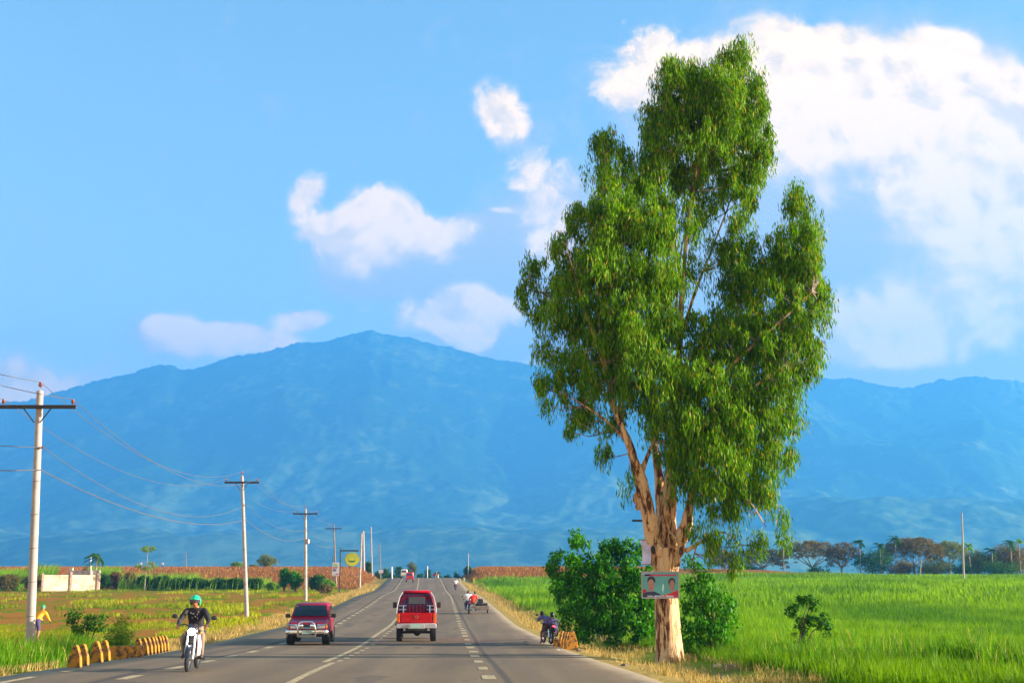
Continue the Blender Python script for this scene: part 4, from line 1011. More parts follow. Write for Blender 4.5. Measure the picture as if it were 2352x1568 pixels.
# poster on the trunk
pc = W(1516.5, 1342.5, TY-.40); s_ = (TY-.4)/FPX
pw, ph = 86*s_*.985, 59.5*s_
ps = empty("campaign_poster", pc, 0, "rectangular teal and red poster with two portraits nailed to the eucalyptus trunk", "poster")
fr = MB(); 
for a, b, c_, d_ in ((0, ph/2-.012, pw, .028), (0, -ph/2+.012, pw, .028), (-pw/2+.012, 0, .028, ph-.05), (pw/2-.012, 0, .028, ph-.05)): fr.box((a, 0, b), (c_, .03, d_))
fr.build("frame", pmat("poster_frame", (.42, .36, .36), .7), ps)
mb = MB(); mb.box((0, .005, 0), (pw-.05, .012, ph-.05)); mb.build("panel", pmat("poster_teal", (.10, .36, .36), .45, noise=.12, nscale=3), ps)
U = lambda u, v: ((u-.5)*pw, (.5-v)*ph)
def pp(name, col, pts=None, y=-.004, ell=None):
    mb = MB()
    if ell: x, z = U(ell[0], ell[1]); disc(mb, (x, z), ell[2]*pw, ell[3]*ph, y, 26)
    else: poly(mb, [U(*p) for p in pts], y)
    return mb.build(name, pmat("print_"+name, col, .5), ps)
pp("sky_corner", (.30, .40, .60), [(.03,.04),(.30,.04),(.26,.14),(.12,.16),(.03,.12)])
pp("red_shirt", (.60, .01, .02), [(.56,.96),(.58,.88),(.80,.79),(.97,.68),(.97,.96)])
pp("red_corner", (.55, .01, .03), [(.03,.66),(.12,.66),(.14,.80),(.03,.80)])
pp("navy_shirt", (.02, .03, .08), [(.03,.96),(.03,.82),(.14,.76),(.34,.74),(.50,.84),(.54,.96)], -.007)
pp("left_hair", (.015, .015, .04), ell=(.265,.33,.105,.15), y=-.0075)
pp("left_face", (.42, .20, .17), ell=(.255,.52,.092,.235), y=-.011)
pp("right_hair", (.05, .03, .04), ell=(.81,.40,.095,.17), y=-.0075)
pp("right_face", (.36, .18, .14), ell=(.815,.53,.075,.21), y=-.011)
pp("flame_emblem", (.55, .75, .62), [(.54,.66),(.56,.50),(.585,.44),(.60,.56),(.585,.66),(.57,.80)])
x0, z0 = U(.09, .1)
mb = MB(); poly(mb, [U(.09,.10),(U(.93,.10)),U(.93,.17),U(.09,.175)], -.004); mb.build("title_strip", pmat("print_title", (.50, .05, .12), .5), ps)
mb = MB(); poly(mb, [U(.5,.885),(U(.965,.885)),U(.965,.955),U(.5,.955)], -.0075); mb.build("name_strip", pmat("print_name", (.42, .04, .10), .5), ps)
for (u, v, w_, h_) in ((.225,.47,.022,.012),(.29,.47,.022,.012),(.255,.62,.04,.014),(.795,.49,.018,.012),(.845,.49,.018,.012),(.82,.62,.03,.012)):
    x, z = U(u, v); mb = MB(); disc(mb, (x, z), w_*pw/2, h_*ph*1.1, -.0135, 10); mb.build("feature", pmat("print_feature", (.10, .04, .035), .6), ps)
text_mesh("HON. JEFFREY P. FERRER", ph*.088, pmat("print_white", (.8, .8, .82), .5), ps, (U(.5,.925)[0], -.014, U(.5,.925)[1]), sx=1.04)
# pale board on the left of the trunk and the plank above it
c = W(1483, 1267, TY-.15); o = empty("faded_board", c, R(-48), "faded lilac white board seen edge on, nailed left on the trunk above the poster", "board")
mb = MB(); vs = []
for i in range(7):
    t_ = i/6; bow = .05*math.sin(math.pi*t_)
    vs += [(-.20+.03*t_, bow, .36-.72*t_), (.18, bow, .36-.72*t_)]
mb.add(vs+[(x, y+.012, z) for x, y, z in vs], [(2*i, 2*i+1, 2*i+3, 2*i+2) for i in range(6)]+[(14+2*i, 16+2*i, 17+2*i, 15+2*i) for i in range(6)]+[(2*i, 2*i+2, 16+2*i, 14+2*i) for i in range(6)]+[(2*i+1, 15+2*i, 17+2*i, 2*i+3) for i in range(6)])
mb.build("sheet", pmat("faded_print", (.50, .44, .58), .6, noise=.2, nscale=4), o)
for z in (.365, -.365):
    mb = MB(); mb.box((0, .005, z), (.42, .03, .025)); mb.build("batten", WOODP, o)
mb = MB(); mb.box((0, 0, 0), (.34, .05, .06)); o = mb.build("plank", ARM, bevel=.006, loc=W(1465, 1195, TY-.1)); tag(o, "short dark plank sticking out left of the trunk above the faded board", "plank")

# round yellow sign on a bracket
b = G(779.5, 1360); s_ = b.y/FPX/1.0
o = empty("hanging_sign", b, 0, "round yellow sign hanging from a dark bracket post left of the road", "sign")
zt = z_at(1258, b.y)-b.z; za = z_at(1264, b.y)-b.z
mb = MB(); mb.tube([(0, 0, -.2), (0, 0, zt)], .075, 8); mb.build("post", DARKM, o)
mb = MB(); mb.box((21*s_, 0, za), (41*s_, .1, .16)); mb.build("arm", DARKM, o)
cx, cz = 27*s_, z_at(1284, b.y)-b.z
for i, (dx) in enumerate((-6, 6)):
    mb = MB(); mb.tube([(cx+dx*s_, 0, za), (cx+dx*s_, 0, cz+12*s_)], .02, 5); mb.build("chain", STEEL, o)
rx, rz = 17*s_, 15.5*s_
mb = MB(); disc(mb, (cx, cz), rx, rz, -.05, 40, th=.1); mb.build("rim", pmat("sign_green", (.25, .42, .10), .5), o)
mb = MB(); disc(mb, (cx, cz), rx*.90, rz*.90, -.06, 40); mb.build("ring", pmat("sign_yellow", (.75, .70, .03), .5), o)
mb = MB(); disc(mb, (cx, cz), rx*.56, rz*.5, -.07, 30); mb.build("field", pmat("sign_lime", (.50, .62, .06), .5), o)
mb = MB(); poly(mb, [(cx-rx*.5, cz-rz*.12), (cx-rx*.25, cz+rz*.18), (cx, cz+rz*.38), (cx+rx*.25, cz+rz*.15), (cx+rx*.5, cz-rz*.12), (cx+rx*.2, cz-rz*.16), (cx-rx*.2, cz-rz*.16)], -.08); mb.build("emblem", pmat("sign_yellow", (1,1,1)), o)
mb = MB(); poly(mb, [(cx-rx*.52, cz-rz*.10), (cx-rx*.2, cz-rz*.17), (cx+rx*.2, cz-rz*.17), (cx+rx*.52, cz-rz*.10), (cx+rx*.3, cz-rz*.38), (cx-rx*.3, cz-rz*.38)], -.085); mb.build("emblem_base", pmat("sign_dark_green", (.04, .16, .06), .5), o)
mb = MB()
for k_ in range(11):
    a = math.pi*(.16+.68*k_/10); mb.box((cx+rx*.74*math.cos(a), -.065, cz+rz*.72*math.sin(a)), (.05, .01, rz*.2), rot=(0, -(a-math.pi/2), 0))
mb.build("worn_lettering", pmat("sign_green", (1,1,1)), o)['kind'] = 'stuff'
# banners
Yb = 178; s_ = Yb/FPX
c = W(771, 1306, Yb); o = empty("banner", c, 0, "small multicoloured banner tied to the brown wooden pole", "banner")
cols = {"cloth_green": (.15, .55, .25), "cloth_red": (.62, .12, .10), "cloth_blue": (.18, .18, .40), "cloth_white": (.75, .70, .72), "cloth_pink": (.6, .2, .35), "cloth_lime": (.55, .6, .3)}
mb = MB(); mb.box((0, 0, 0), (16*s_, .03, 29*s_)); mb.build("sheet", pmat("cloth_white", cols["cloth_white"], .8), o)
for nm, (x, z, w_, h_) in {"cloth_lime": (-4, 11, 7, 6), "cloth_green": (1, 8, 6, 5), "cloth_red": (-1, 3, 14, 3.5), "cloth_blue": (-2.5, -2.5, 9, 6), "cloth_pink": (4, -11.5, 8, 4)}.items():
    mb = MB(); disc(mb, (x*s_, z*s_), w_*s_/2, h_*s_/2, -.03, 14); mb.build("patch", pmat(nm, cols[nm], .8), o)
c = W(875, 1311.5, 316); mb = MB(); mb.box((0, 0, 0), (1.1, .06, .8)); mb.box((0, .05, -.6), (.08, .08, .6)); o = mb.build("board", pmat("cloth_white", (1,1,1)), loc=c); tag(o, "small white board at the foot of the farthest left pole", "board")
# red pennant near the crest, orange topped post
c = W(1000, 1318, 290); o = empty("pennant", c, 0, "small red pennant on a slanting stick right of the crest centre line", "flag")
mb = MB(); mb.tube([(0, 0, -.9), (.35, 0, .7)], .04, 5); mb.build("stick", pmat("white_paint", (1,1,1)), o)
mb = MB(); poly(mb, [(.3, .55), (-.75, -.2), (.05, -.55)], 0, .03); mb.build("cloth", pmat("cloth_crimson", (.55, .03, .04), .8), o)
c = W(1006, 1327, 262); mb = MB(); mb.lathe([(.13, -.1), (.13, .55)], 10, 'z', mi=0); mb.lathe([(.135, .55), (.12, .85), (.02, .9)], 10, 'z', mi=1)
o = mb.build("marker_post", [pmat("white_paint", (1,1,1)), pmat("orange_paint", (.7, .2, .08), .6)], loc=c); tag(o, "stubby orange topped white post at the crest of the right lane line", "post")
# yellow and white little posts on the right shoulder near the crest
for (px, y0, y1, cl, lb) in ((1088, 1340, 1327, (.75, .42, .04), "small yellow post on the right shoulder, nearest of the tiny posts by the brown field"), (1066, 1334, 1326, (.75, .6, .35), "small cream post on the right shoulder, middle of the tiny posts"), (1056, 1337, 1327, (.45, .42, .35), "small grey post on the right shoulder, closest to the asphalt of the tiny posts")):
    b = G(px, y0); h = (y0-y1)*b.y/FPX; mb = MB(); mb.box((0, 0, h*.4), (.28, .22, h*.8)); mb.box((0, 0, h*.9), (.28, .22, h*.2), taper=(.5, .5))
    o = mb.build("guard_post", pmat("post_%d" % px, cl, .8), loc=b, bevel=.02); tag(o, lb, "post")

# concrete wall and roofless shed on the left
WALL = pmat("stained_plaster", (.62, .50, .33), .9, noise=.38, nscale=.8)
Yw = 184; a = at_ground(96, Yw); b = at_ground(203, Yw); o = empty("concrete_wall", a, 0, "sunlit cream concrete wall of two panels at the far side of the left field", "wall")
L = b.x-a.x; hW = z_at(1317, Yw)-a.z; mid = (150-96)/(203-96)*L
for x0, x1 in ((.12, mid-.14), (mid+.14, L-.1)):
    mb = MB(); mb.box(((x0+x1)/2, 0, hW/2-.2), (x1-x0, .16, hW+.1)); mb.build("panel", WALL, o, bevel=.03)
for x, h in ((0, hW+.05), (mid, hW+.3), (L, hW+.05)):
    mb = MB(); mb.box((x, -.06, h/2-.2), (.26, .34, h+.4)); mb.build("post", pmat("reddish_plaster", (.42, .25, .18), .9, noise=.25, nscale=2), o, bevel=.02)
mb = MB(); mb.box((L+.25, 2.2, hW/2+.1), (.18, 4.2, hW+.9)); mb.build("return_wall", WALL, o, bevel=.02)
o.rotation_euler = (0, 0, R(30)); o.scale = (1/math.cos(R(30)), 1, 1)
b = at_ground(182, 197); o = empty("shed", b, 0, "roofless low shed of weathered blocks showing above the concrete wall", "shed")
h = z_at(1309, 197)-b.z; SH = pmat("weathered_block", (.38, .28, .24), .9, noise=.35, nscale=1.5)
for (x, y, w_, d_) in ((0, 0, 3.8, .2), (0, 2.4, 3.8, .2), (-1.8, 1.2, .2, 2.2), (1.8, 1.2, .2, 2.2)):
    mb = MB(); mb.box((x, y, h/2-.2), (w_, d_, h+.4-(.25 if y else 0))); mb.build("wall", SH, o, bevel=.02)
mb = MB(); mb.box((-1.5, .4, h+.2), (.5, .5, .45)); mb.build("chimney_stub", pmat("stained_plaster", (1,1,1)), o, bevel=.02)

# yellow painted concrete kerb markers
def yellow_mat():
    m_ = bpy.data.materials.new("chipped_yellow_paint"); m_.use_nodes = True; t = NT(m_.node_tree); b = t.n['Principled BSDF']; b.inputs['Roughness'].default_value = .85
    tc = t.new('ShaderNodeTexCoord'); n = t.noise(tc.outputs['Object'], 7, 5, .65); n2 = t.noise(tc.outputs['Object'], 2.2, 3, .6)
    c = t.mix(n2, (.38, .14, .008), (.62, .27, .014)); c = t.mix(t.ss(n, .46, .60), c, (.09, .05, .02)); t.l.new(c, b.inputs['Base Color']); return m_
YEL = yellow_mat()
def marker(b, rz, label, s=.93, group="yellow concrete markers at the road edge"):
    w_, th, h = .19*s, .11*s, .62*s
    pr = [(-w_, -.1), (w_, -.1), (w_*.92, h*.45), (w_*.42, h*.90), (w_*.2, h), (-w_*.2, h), (-w_*.42, h*.90), (-w_*.92, h*.45)]
    mb = MB(); poly(mb, [(x*1.12 if z < 0 else x, z) for x, z in pr], -th/2, th)
    o = mb.build("kerb_marker", YEL, bevel=.015, loc=b); o.rotation_euler = (R(random.uniform(-3, 3)), R(random.uniform(-2, 2)), rz); return tag(o, label, "marker", group)
LM = [(171,1536,"nearest yellow marker by the left grass, first of the front pair",1.0),(188,1531,"yellow marker close behind the nearest one, second of the front pair",1.0),(221,1524,"stained yellow marker, front one of the second pair from the left",1.05),(238,1520,"yellow marker behind the stained one, rear one of the second pair",1.05)]
NM = ["first","second","third","fourth","fifth","sixth","seventh","eighth"]
for i, (x, y) in enumerate([(316,1507),(330,1505),(339,1503),(347,1501.5),(355,1500),(363,1498.5),(370,1497),(377,1495.5)]):
    LM.append((x, y, "%s yellow marker of the close row running away behind the fallen block" % NM[i], .98))
for (x, y, lb, s) in LM: marker(G(x, y), R(-14), lb, s*.92)
b = G(291, 1512); mb = MB(); mb.box((0, 0, .17), (.95, .42, .42)); o = mb.build("fallen_block", YEL, bevel=.03, loc=b); o.rotation_euler = (0, 0, R(10)); tag(o, "squat yellow concrete block lying on the left road edge before the close row of markers", "block")
for i, (x, y, s) in enumerate([(1292,1487,.98),(1298,1488.5,.98),(1304,1490,.98),(1311,1491,1.0)]):
    o = marker(G(x, y)+Vector((0, 0, 0)), R(48), "%s yellow marker from the left in the tight row before the big bush" % NM[i], s)
o = marker(G(1313.5, 1492.5), R(8), "yellow marker facing the camera at the right end of the right hand row", 1.12)
b = G(1280, 1487); mb = MB(); mb.box((0, 0, .15), (.3, .35, .34)); o = mb.build("fallen_block", YEL, bevel=.03, loc=b); tag(o, "small yellow block between the parked motorcycle and the right row of markers", "block")

# stones and litter on the right shoulder
def stone(px, py, s, col, label, seed, name="stone"):
    r_ = np.random.default_rng(seed); b = G(px, py); bm = bmesh.new(); bmesh.ops.create_icosphere(bm, subdivisions=2, radius=1)
    for v_ in bm.verts:
        n = 1+.35*mnoise.noise(v_.co*1.6+Vector((seed, 0, 0))); v_.co = Vector((v_.co.x*s*n, v_.co.y*s*.7*n, max(v_.co.z, -.4)*s*.55*n))
    me = bpy.data.meshes.new(name); bm.to_mesh(me); bm.free(); me.materials.append(pmat("stone_%d" % seed, col, .9, noise=.3, nscale=6))
    o = bpy.data.objects.new(name, me); COL.objects.link(o); o.location = b; tag(o, label, "stone")
stone(1281, 1495, .13, (.75, .62, .48), "pale stone at the asphalt edge below the right row of markers", 1)
stone(2009-329, 1535, .22, (.20, .13, .08), "dark rock at the edge of the green field right of the trunk", 2)
stone(1649, 1531, .14, (.62, .44, .30), "pale rubble piece between the trunk and the dark rock", 3)
stone(1655, 1562, .13, (.12, .08, .06), "dark lump at the bottom edge right of the trunk", 4)
stone(1330, 1495, .12, (.16, .10, .06), "small dark clod beside the foot of the big leafy bush", 5)
stone(1433, 1529, .11, (.14, .10, .08), "dark flat clod on the dirt left of the trunk foot", 6)
stone(1427, 1558, .06, (.7, .55, .4), "tiny pale pebble lying out on the asphalt", 7)
for i, (x, y) in enumerate([(330,1478),(352,1470),(505,1452),(520,1447),(542,1443),(480,1462)]):
    stone(x+8, y+14, .14, (.45, .24, .08), ["rust brown clod nearest the rider on the left shoulder","rust brown clod second nearest the rider on the left shoulder","rust brown clod, middle one on the left shoulder","rust brown clod just beyond the middle one on the left shoulder","farthest rust brown clod on the left shoulder near the second pole","rust brown clod a little before the middle one on the left shoulder"][i], 10+i, "soil_clod")
# ------------------------------------------------------------------ people
SKIN = pmat("skin", (.30, .14, .08), .6)
def person_mesh(J, Rd, E, zone, mats, head, hands=(), face=(0, 1, 0), hair=None, up=(0, 0, 1)):
    """one continuous skinned body. J joints, Rd radii, E edges, zone: edge -> material slot."""
    names = list(J); idx = {n: i for i, n in enumerate(names)}
    me = bpy.data.meshes.new("body_tmp"); me.from_pydata([tuple(J[n]) for n in names], [(idx[a], idx[b]) for a, b in E], [])
    ob = bpy.data.objects.new("body_tmp", me); COL.objects.link(ob)
    sk = ob.modifiers.new('skin', 'SKIN'); sk.branch_smoothing = .6
    for i, n in enumerate(names):
        d = me.skin_vertices[0].data[i]; r = Rd[n]; d.radius = r if isinstance(r, tuple) else (r, r); d.use_root = (n == 'pelvis')
    ss_ = ob.modifiers.new('sub', 'SUBSURF'); ss_.levels = 2; ss_.render_levels = 2
    dg = bpy.context.evaluated_depsgraph_get(); dg.update(); out = bpy.data.meshes.new_from_object(ob.evaluated_get(dg))
    bpy.data.objects.remove(ob); bpy.data.meshes.remove(me)
    v = [tuple(x.co) for x in out.vertices]; f = [tuple(p.vertices) for p in out.polygons]
    P = np.array(v); segs = [(np.array(J[a], float), np.array(J[b], float), zone(a, b)) for a, b in E]
    cen = np.array([P[list(q)].mean(0) for q in f]); best = np.full(len(f), 1e9); mi = np.zeros(len(f), int)
    for a, b, z in segs:
        d = b-a; t = np.clip(((cen-a)@d)/(d@d), 0, 1); dist = np.linalg.norm(cen-(a+t[:, None]*d), axis=1)
        k = dist < best; best[k] = dist[k]; mi[k] = z
    bpy.data.meshes.remove(out)
    m = MB(); m.v, m.f, m.mi = v, f, list(mi)
    # head with brow, nose, jaw, ears
    fz = Vector(face).normalized(); U_ = Vector(up).normalized(); S = fz.cross(U_).normalized(); U_ = S.cross(fz)
    hc = Vector(head); nu, nv = 20, 16; vs, fs = [], []
    for j in range(nv+1):
        ph = math.pi*j/nv
        for i in range(nu):
            th = 2*math.pi*i/nu; a, b, c = math.sin(ph)*math.cos(th), math.sin(ph)*math.sin(th), math.cos(ph)   # a side, b front, c up
            w = 1-.22*max(0, -c-.2); x, y, z = a*.077*w, b*.096*(1-.10*max(0, -c)), c*.118
            if b > 0:
                g = lambda u0, z0, s1, s2: math.exp(-((a-u0)/s1)**2-((c-z0)/s2)**2)
                y += .022*g(0, -.18, .16, .22)*b+.006*g(0, -.55, .3, .1)-.010*g(.34, .05, .18, .14)-.010*g(-.34, .05, .18, .14)+.006*g(0, .25, .6, .12)+.008*g(0, -.85, .35, .15)
            vs.append(hc+S*x+fz*y+U_*z)
    for j in range(nv):
        for i in range(nu): a, b = j*nu+i, j*nu+(i+1) % nu; fs.append((a, a+nu, b+nu, b))
    m.add(vs, fs, 0)
    for s in (-1, 1):
        e = hc+S*s*.078-fz*.005; m.ell(tuple(e), (.012, .022, .032), 8, 6)
        e = hc+S*s*.030+fz*.083+U_*.012; m.ell(tuple(e), (.011, .009, .008), 8, 6, 4)
    e = hc+fz*.092-U_*.052; m.ell(tuple(e), (.022, .008, .006), 8, 5, 0)
    for (wr, dr, pal) in hands:              # wrist, direction, palm normal: palm, four fingers, thumb, curled around what they hold
        w_, d, n_ = Vector(wr), Vector(dr).normalized(), Vector(pal).normalized(); s = d.cross(n_).normalized(); n_ = s.cross(d)
        q = [(0, .024, .018), (.03, .036, .016), (.07, .042, .014), (.09, .040, .012)]; secs = []
        for (t, a, b) in q: secs.append([tuple(w_+d*t+s*a*math.cos(k)+n_*b*math.sin(k)) for k in np.linspace(0, 2*math.pi, 10, endpoint=False)])
        m.loft(secs, 0)
        for k, ln in enumerate((.072, .080, .075, .058)):
            b0 = w_+d*.085+s*(.030-.020*k); c1 = b0+d*ln*.45+n_*.012; c2 = c1+d*ln*.12+n_*ln*.42; c3 = c2-d*ln*.22+n_*ln*.25
            m.tube([b0, c1, c2, c3], [.0095, .009, .008, .006], 7, 0)
        t0 = w_+d*.03+s*.03; m.tube([t0, t0+d*.03+s*.022+n_*.012, t0+d*.052+s*.016+n_*.034], [.012, .010, .008], 7, 0)
    return m
def figure(parent_name, loc, rz, label, pose, mats, sleeves='long', trousers='long', face=(0, 1, 0), hair=True, helmet=None, s=1.0, hold=True, hands=True):
    """pose: joint name -> (x, y, z)"""
    P = {k: Vector(v) for k, v in pose.items()}
    J = {'pelvis': P['pelvis'], 'spine': P['pelvis'].lerp(P['chest'], .5)+Vector((0, -.01, 0)), 'chest': P['chest'], 'neck': P['neck'], 'skull': P['neck'].lerp(P['head'], .6)}
    Rd = {'pelvis': (.15, .12), 'spine': (.16, .13), 'chest': (.19, .14), 'neck': .055, 'skull': .05}
    E = [('pelvis', 'spine'), ('spine', 'chest'), ('chest', 'neck'), ('neck', 'skull')]
    for q in 'LR':
        for nm, rr in (('sho', .082), ('elb', .058), ('wri', .036), ('hip', .105), ('kne', .072), ('ank', .042), ('toe', .034)):
            J[nm+q] = P[nm+q]; Rd[nm+q] = rr
        J['fore'+q] = P['elb'+q].lerp(P['wri'+q], .35); Rd['fore'+q] = .045
        J['calf'+q] = P['kne'+q].lerp(P['ank'+q], .35); Rd['calf'+q] = .062
        E += [('chest', 'sho'+q), ('sho'+q, 'elb'+q), ('elb'+q, 'fore'+q), ('fore'+q, 'wri'+q), ('pelvis', 'hip'+q), ('hip'+q, 'kne'+q), ('kne'+q, 'calf'+q), ('calf'+q, 'ank'+q), ('ank'+q, 'toe'+q)]
    def zone(a, b):
        if b.startswith('toe'): return 3
        if b.startswith(('kne', 'hip')): return 2
        if b.startswith(('calf', 'ank')): return 2 if trousers == 'long' else 0
        if b in ('spine', 'chest', 'neck') or b.startswith(('sho', 'elb')): return 1
        if b.startswith(('fore', 'wri')): return 1 if sleeves == 'long' else 0
        return 0
    hd = []
    if hands:
        for q in 'LR':
            d = (P['wri'+q]-P['elb'+q]).normalized(); hd.append((tuple(P['wri'+q]), tuple(d), (0, .2, -1) if hold else (0, 0, -1)))
    m = person_mesh(J, Rd, E, zone, mats, P['head'], hd, face)
    o = m.build("person", mats, smooth=True, loc=loc); o.rotation_euler = (0, 0, rz); o.scale = (s, s, s); tag(o, label, "person")
    fz = Vector(face).normalized(); hc = P['head']
    if hair:
        mb = MB(); vs, fs, nu, nv = [], [], 18, 9
        S = fz.cross(Vector((0, 0, 1))).normalized(); U_ = S.cross(fz)
        for j in range(nv+1):
            for i in range(nu):
                th = 2*math.pi*i/nu; fr = math.sin(th); ph = (.50+.22*(-fr))*math.pi*j/nv*1.05
                a, b, c = math.sin(ph)*math.cos(th), math.sin(ph)*fr, math.cos(ph)
                vs.append(hc+S*a*.086+fz*(b*.104-.006)+U_*(c*.126+.004))
        fs = [(j*nu+i, j*nu+nu+i, j*nu+nu+(i+1) % nu, j*nu+(i+1) % nu) for j in range(nv) for i in range(nu)]
        mb.add(vs, fs); h = mb.build("hair", pmat("black_hair", (.012, .010, .010), .5), o, smooth=True)
        sd = h.modifiers.new('thick', 'SOLIDIFY'); sd.thickness = .01
    if helmet:
        mb = MB(); vs, nu, nv = [], 22, 12
        S = fz.cross(Vector((0, 0, 1))).normalized(); U_ = S.cross(fz)
        for j in range(nv+1):
            for i in range(nu):
                th = 2*math.pi*i/nu; fr = math.sin(th)
                lim = .46 if fr > .55 else (.46+.24*min(1, (.55-fr)/.35)); ph = lim*math.pi*j/nv
                a, b, c = math.sin(ph)*math.cos(th), math.sin(ph)*fr, math.cos(ph)
                vs.append(hc+S*a*.128+fz*(b*.146+.004)+U_*(c*.150+.012))
        mb.add(vs, [(j*nu+i, j*nu+nu+i, j*nu+nu+(i+1) % nu, j*nu+(i+1) % nu) for j in range(nv) for i in range(nu)])
        h = mb.build("helmet", pmat("helmet_green", helmet, .22, coat=.6), o, smooth=True); sd = h.modifiers.new('thick', 'SOLIDIFY'); sd.thickness = .014
        mb = MB(); vs = []
        for j in range(5):
            for i in range(11):
                th = math.pi*(.14+.72*i/10); c = .07-.030*j
                vs.append(hc+S*math.cos(th)*.136+fz*(math.sin(th)*.155)+U_*(c*.6+.02))
        mb.add(vs, [(j*11+i, j*11+i+1, j*11+12+i, j*11+11+i) for j in range(4) for i in range(10)])
        mb.build("visor", pmat("smoked_visor", (.03, .05, .06), .1), o, smooth=True)
        mb = MB(); c = hc+U_*.12+fz*.09+S*.02; mb.box(tuple(c), (.05, .03, .012), rot=(.5, .5, .4)); mb.build("vent", DARKM, o)
    return o
RIDE = dict(pelvis=(0, -.28, .86), chest=(0, -.16, 1.22), neck=(0, -.10, 1.40), head=(0, -.04, 1.525), shoL=(-.20, -.14, 1.35), shoR=(.20, -.14, 1.35), elbL=(-.33, .02, 1.10), elbR=(.33, .02, 1.10),
            wriL=(-.32, .24, 1.02), wriR=(.32, .24, 1.02), hipL=(-.11, -.24, .82), hipR=(.11, -.24, .82), kneL=(-.22, .16, .74), kneR=(.22, .16, .74), ankL=(-.20, .02, .34), ankR=(.20, .02, .34), toeL=(-.22, .17, .29), toeR=(.22, .17, .29))
PILL = dict(pelvis=(0, -.62, .90), chest=(0, -.54, 1.26), neck=(.02, -.50, 1.46), head=(.03, -.46, 1.60), shoL=(-.18, -.52, 1.38), shoR=(.20, -.52, 1.38), elbL=(-.27, -.38, 1.15), elbR=(.28, -.40, 1.14),
            wriL=(-.18, -.22, 1.02), wriR=(.20, -.22, 1.0), hipL=(-.12, -.56, .86), hipR=(.12, -.56, .86), kneL=(-.26, -.20, .78), kneR=(.28, -.22, .76), ankL=(-.22, -.38, .38), ankR=(.26, -.34, .36), toeL=(-.24, -.24, .33), toeR=(.28, -.20, .31))

# ------------------------------------------------------------------ motorcycles
RUB = pmat("tyre_rubber", (.018, .018, .018), .85); RIM = pmat("rim_alloy", (.35, .35, .36), .35, .9); BLK = pmat("black_plastic", (.02, .02, .022), .5)
CHR = pmat("chrome", (.75, .75, .76), .12, 1.0); ENG = pmat("engine_alloy", (.18, .18, .18), .5, .8)
def torus(mb, c, Rr, rr, n=28, k=8, axis='x', sx=1.0, mi=0):
    vs, fs = [], []
    for i in range(n):
        a = 2*math.pi*i/n
        for j in range(k):
            b = 2*math.pi*j/k; q = Rr+rr*math.cos(b); h = rr*sx*math.sin(b)
            vs.append((c[0]+h, c[1]+q*math.cos(a), c[2]+q*math.sin(a)) if axis == 'x' else (c[0]+q*math.cos(a), c[1]+q*math.sin(a), c[2]+h))
    for i in range(n):
        for j in range(k):
            a, b = i*k+j, i*k+(j+1) % k; c2 = ((i+1) % n)*k; fs.append((a, b, c2+(j+1) % k, c2+j))
    mb.add(vs, fs, mi)
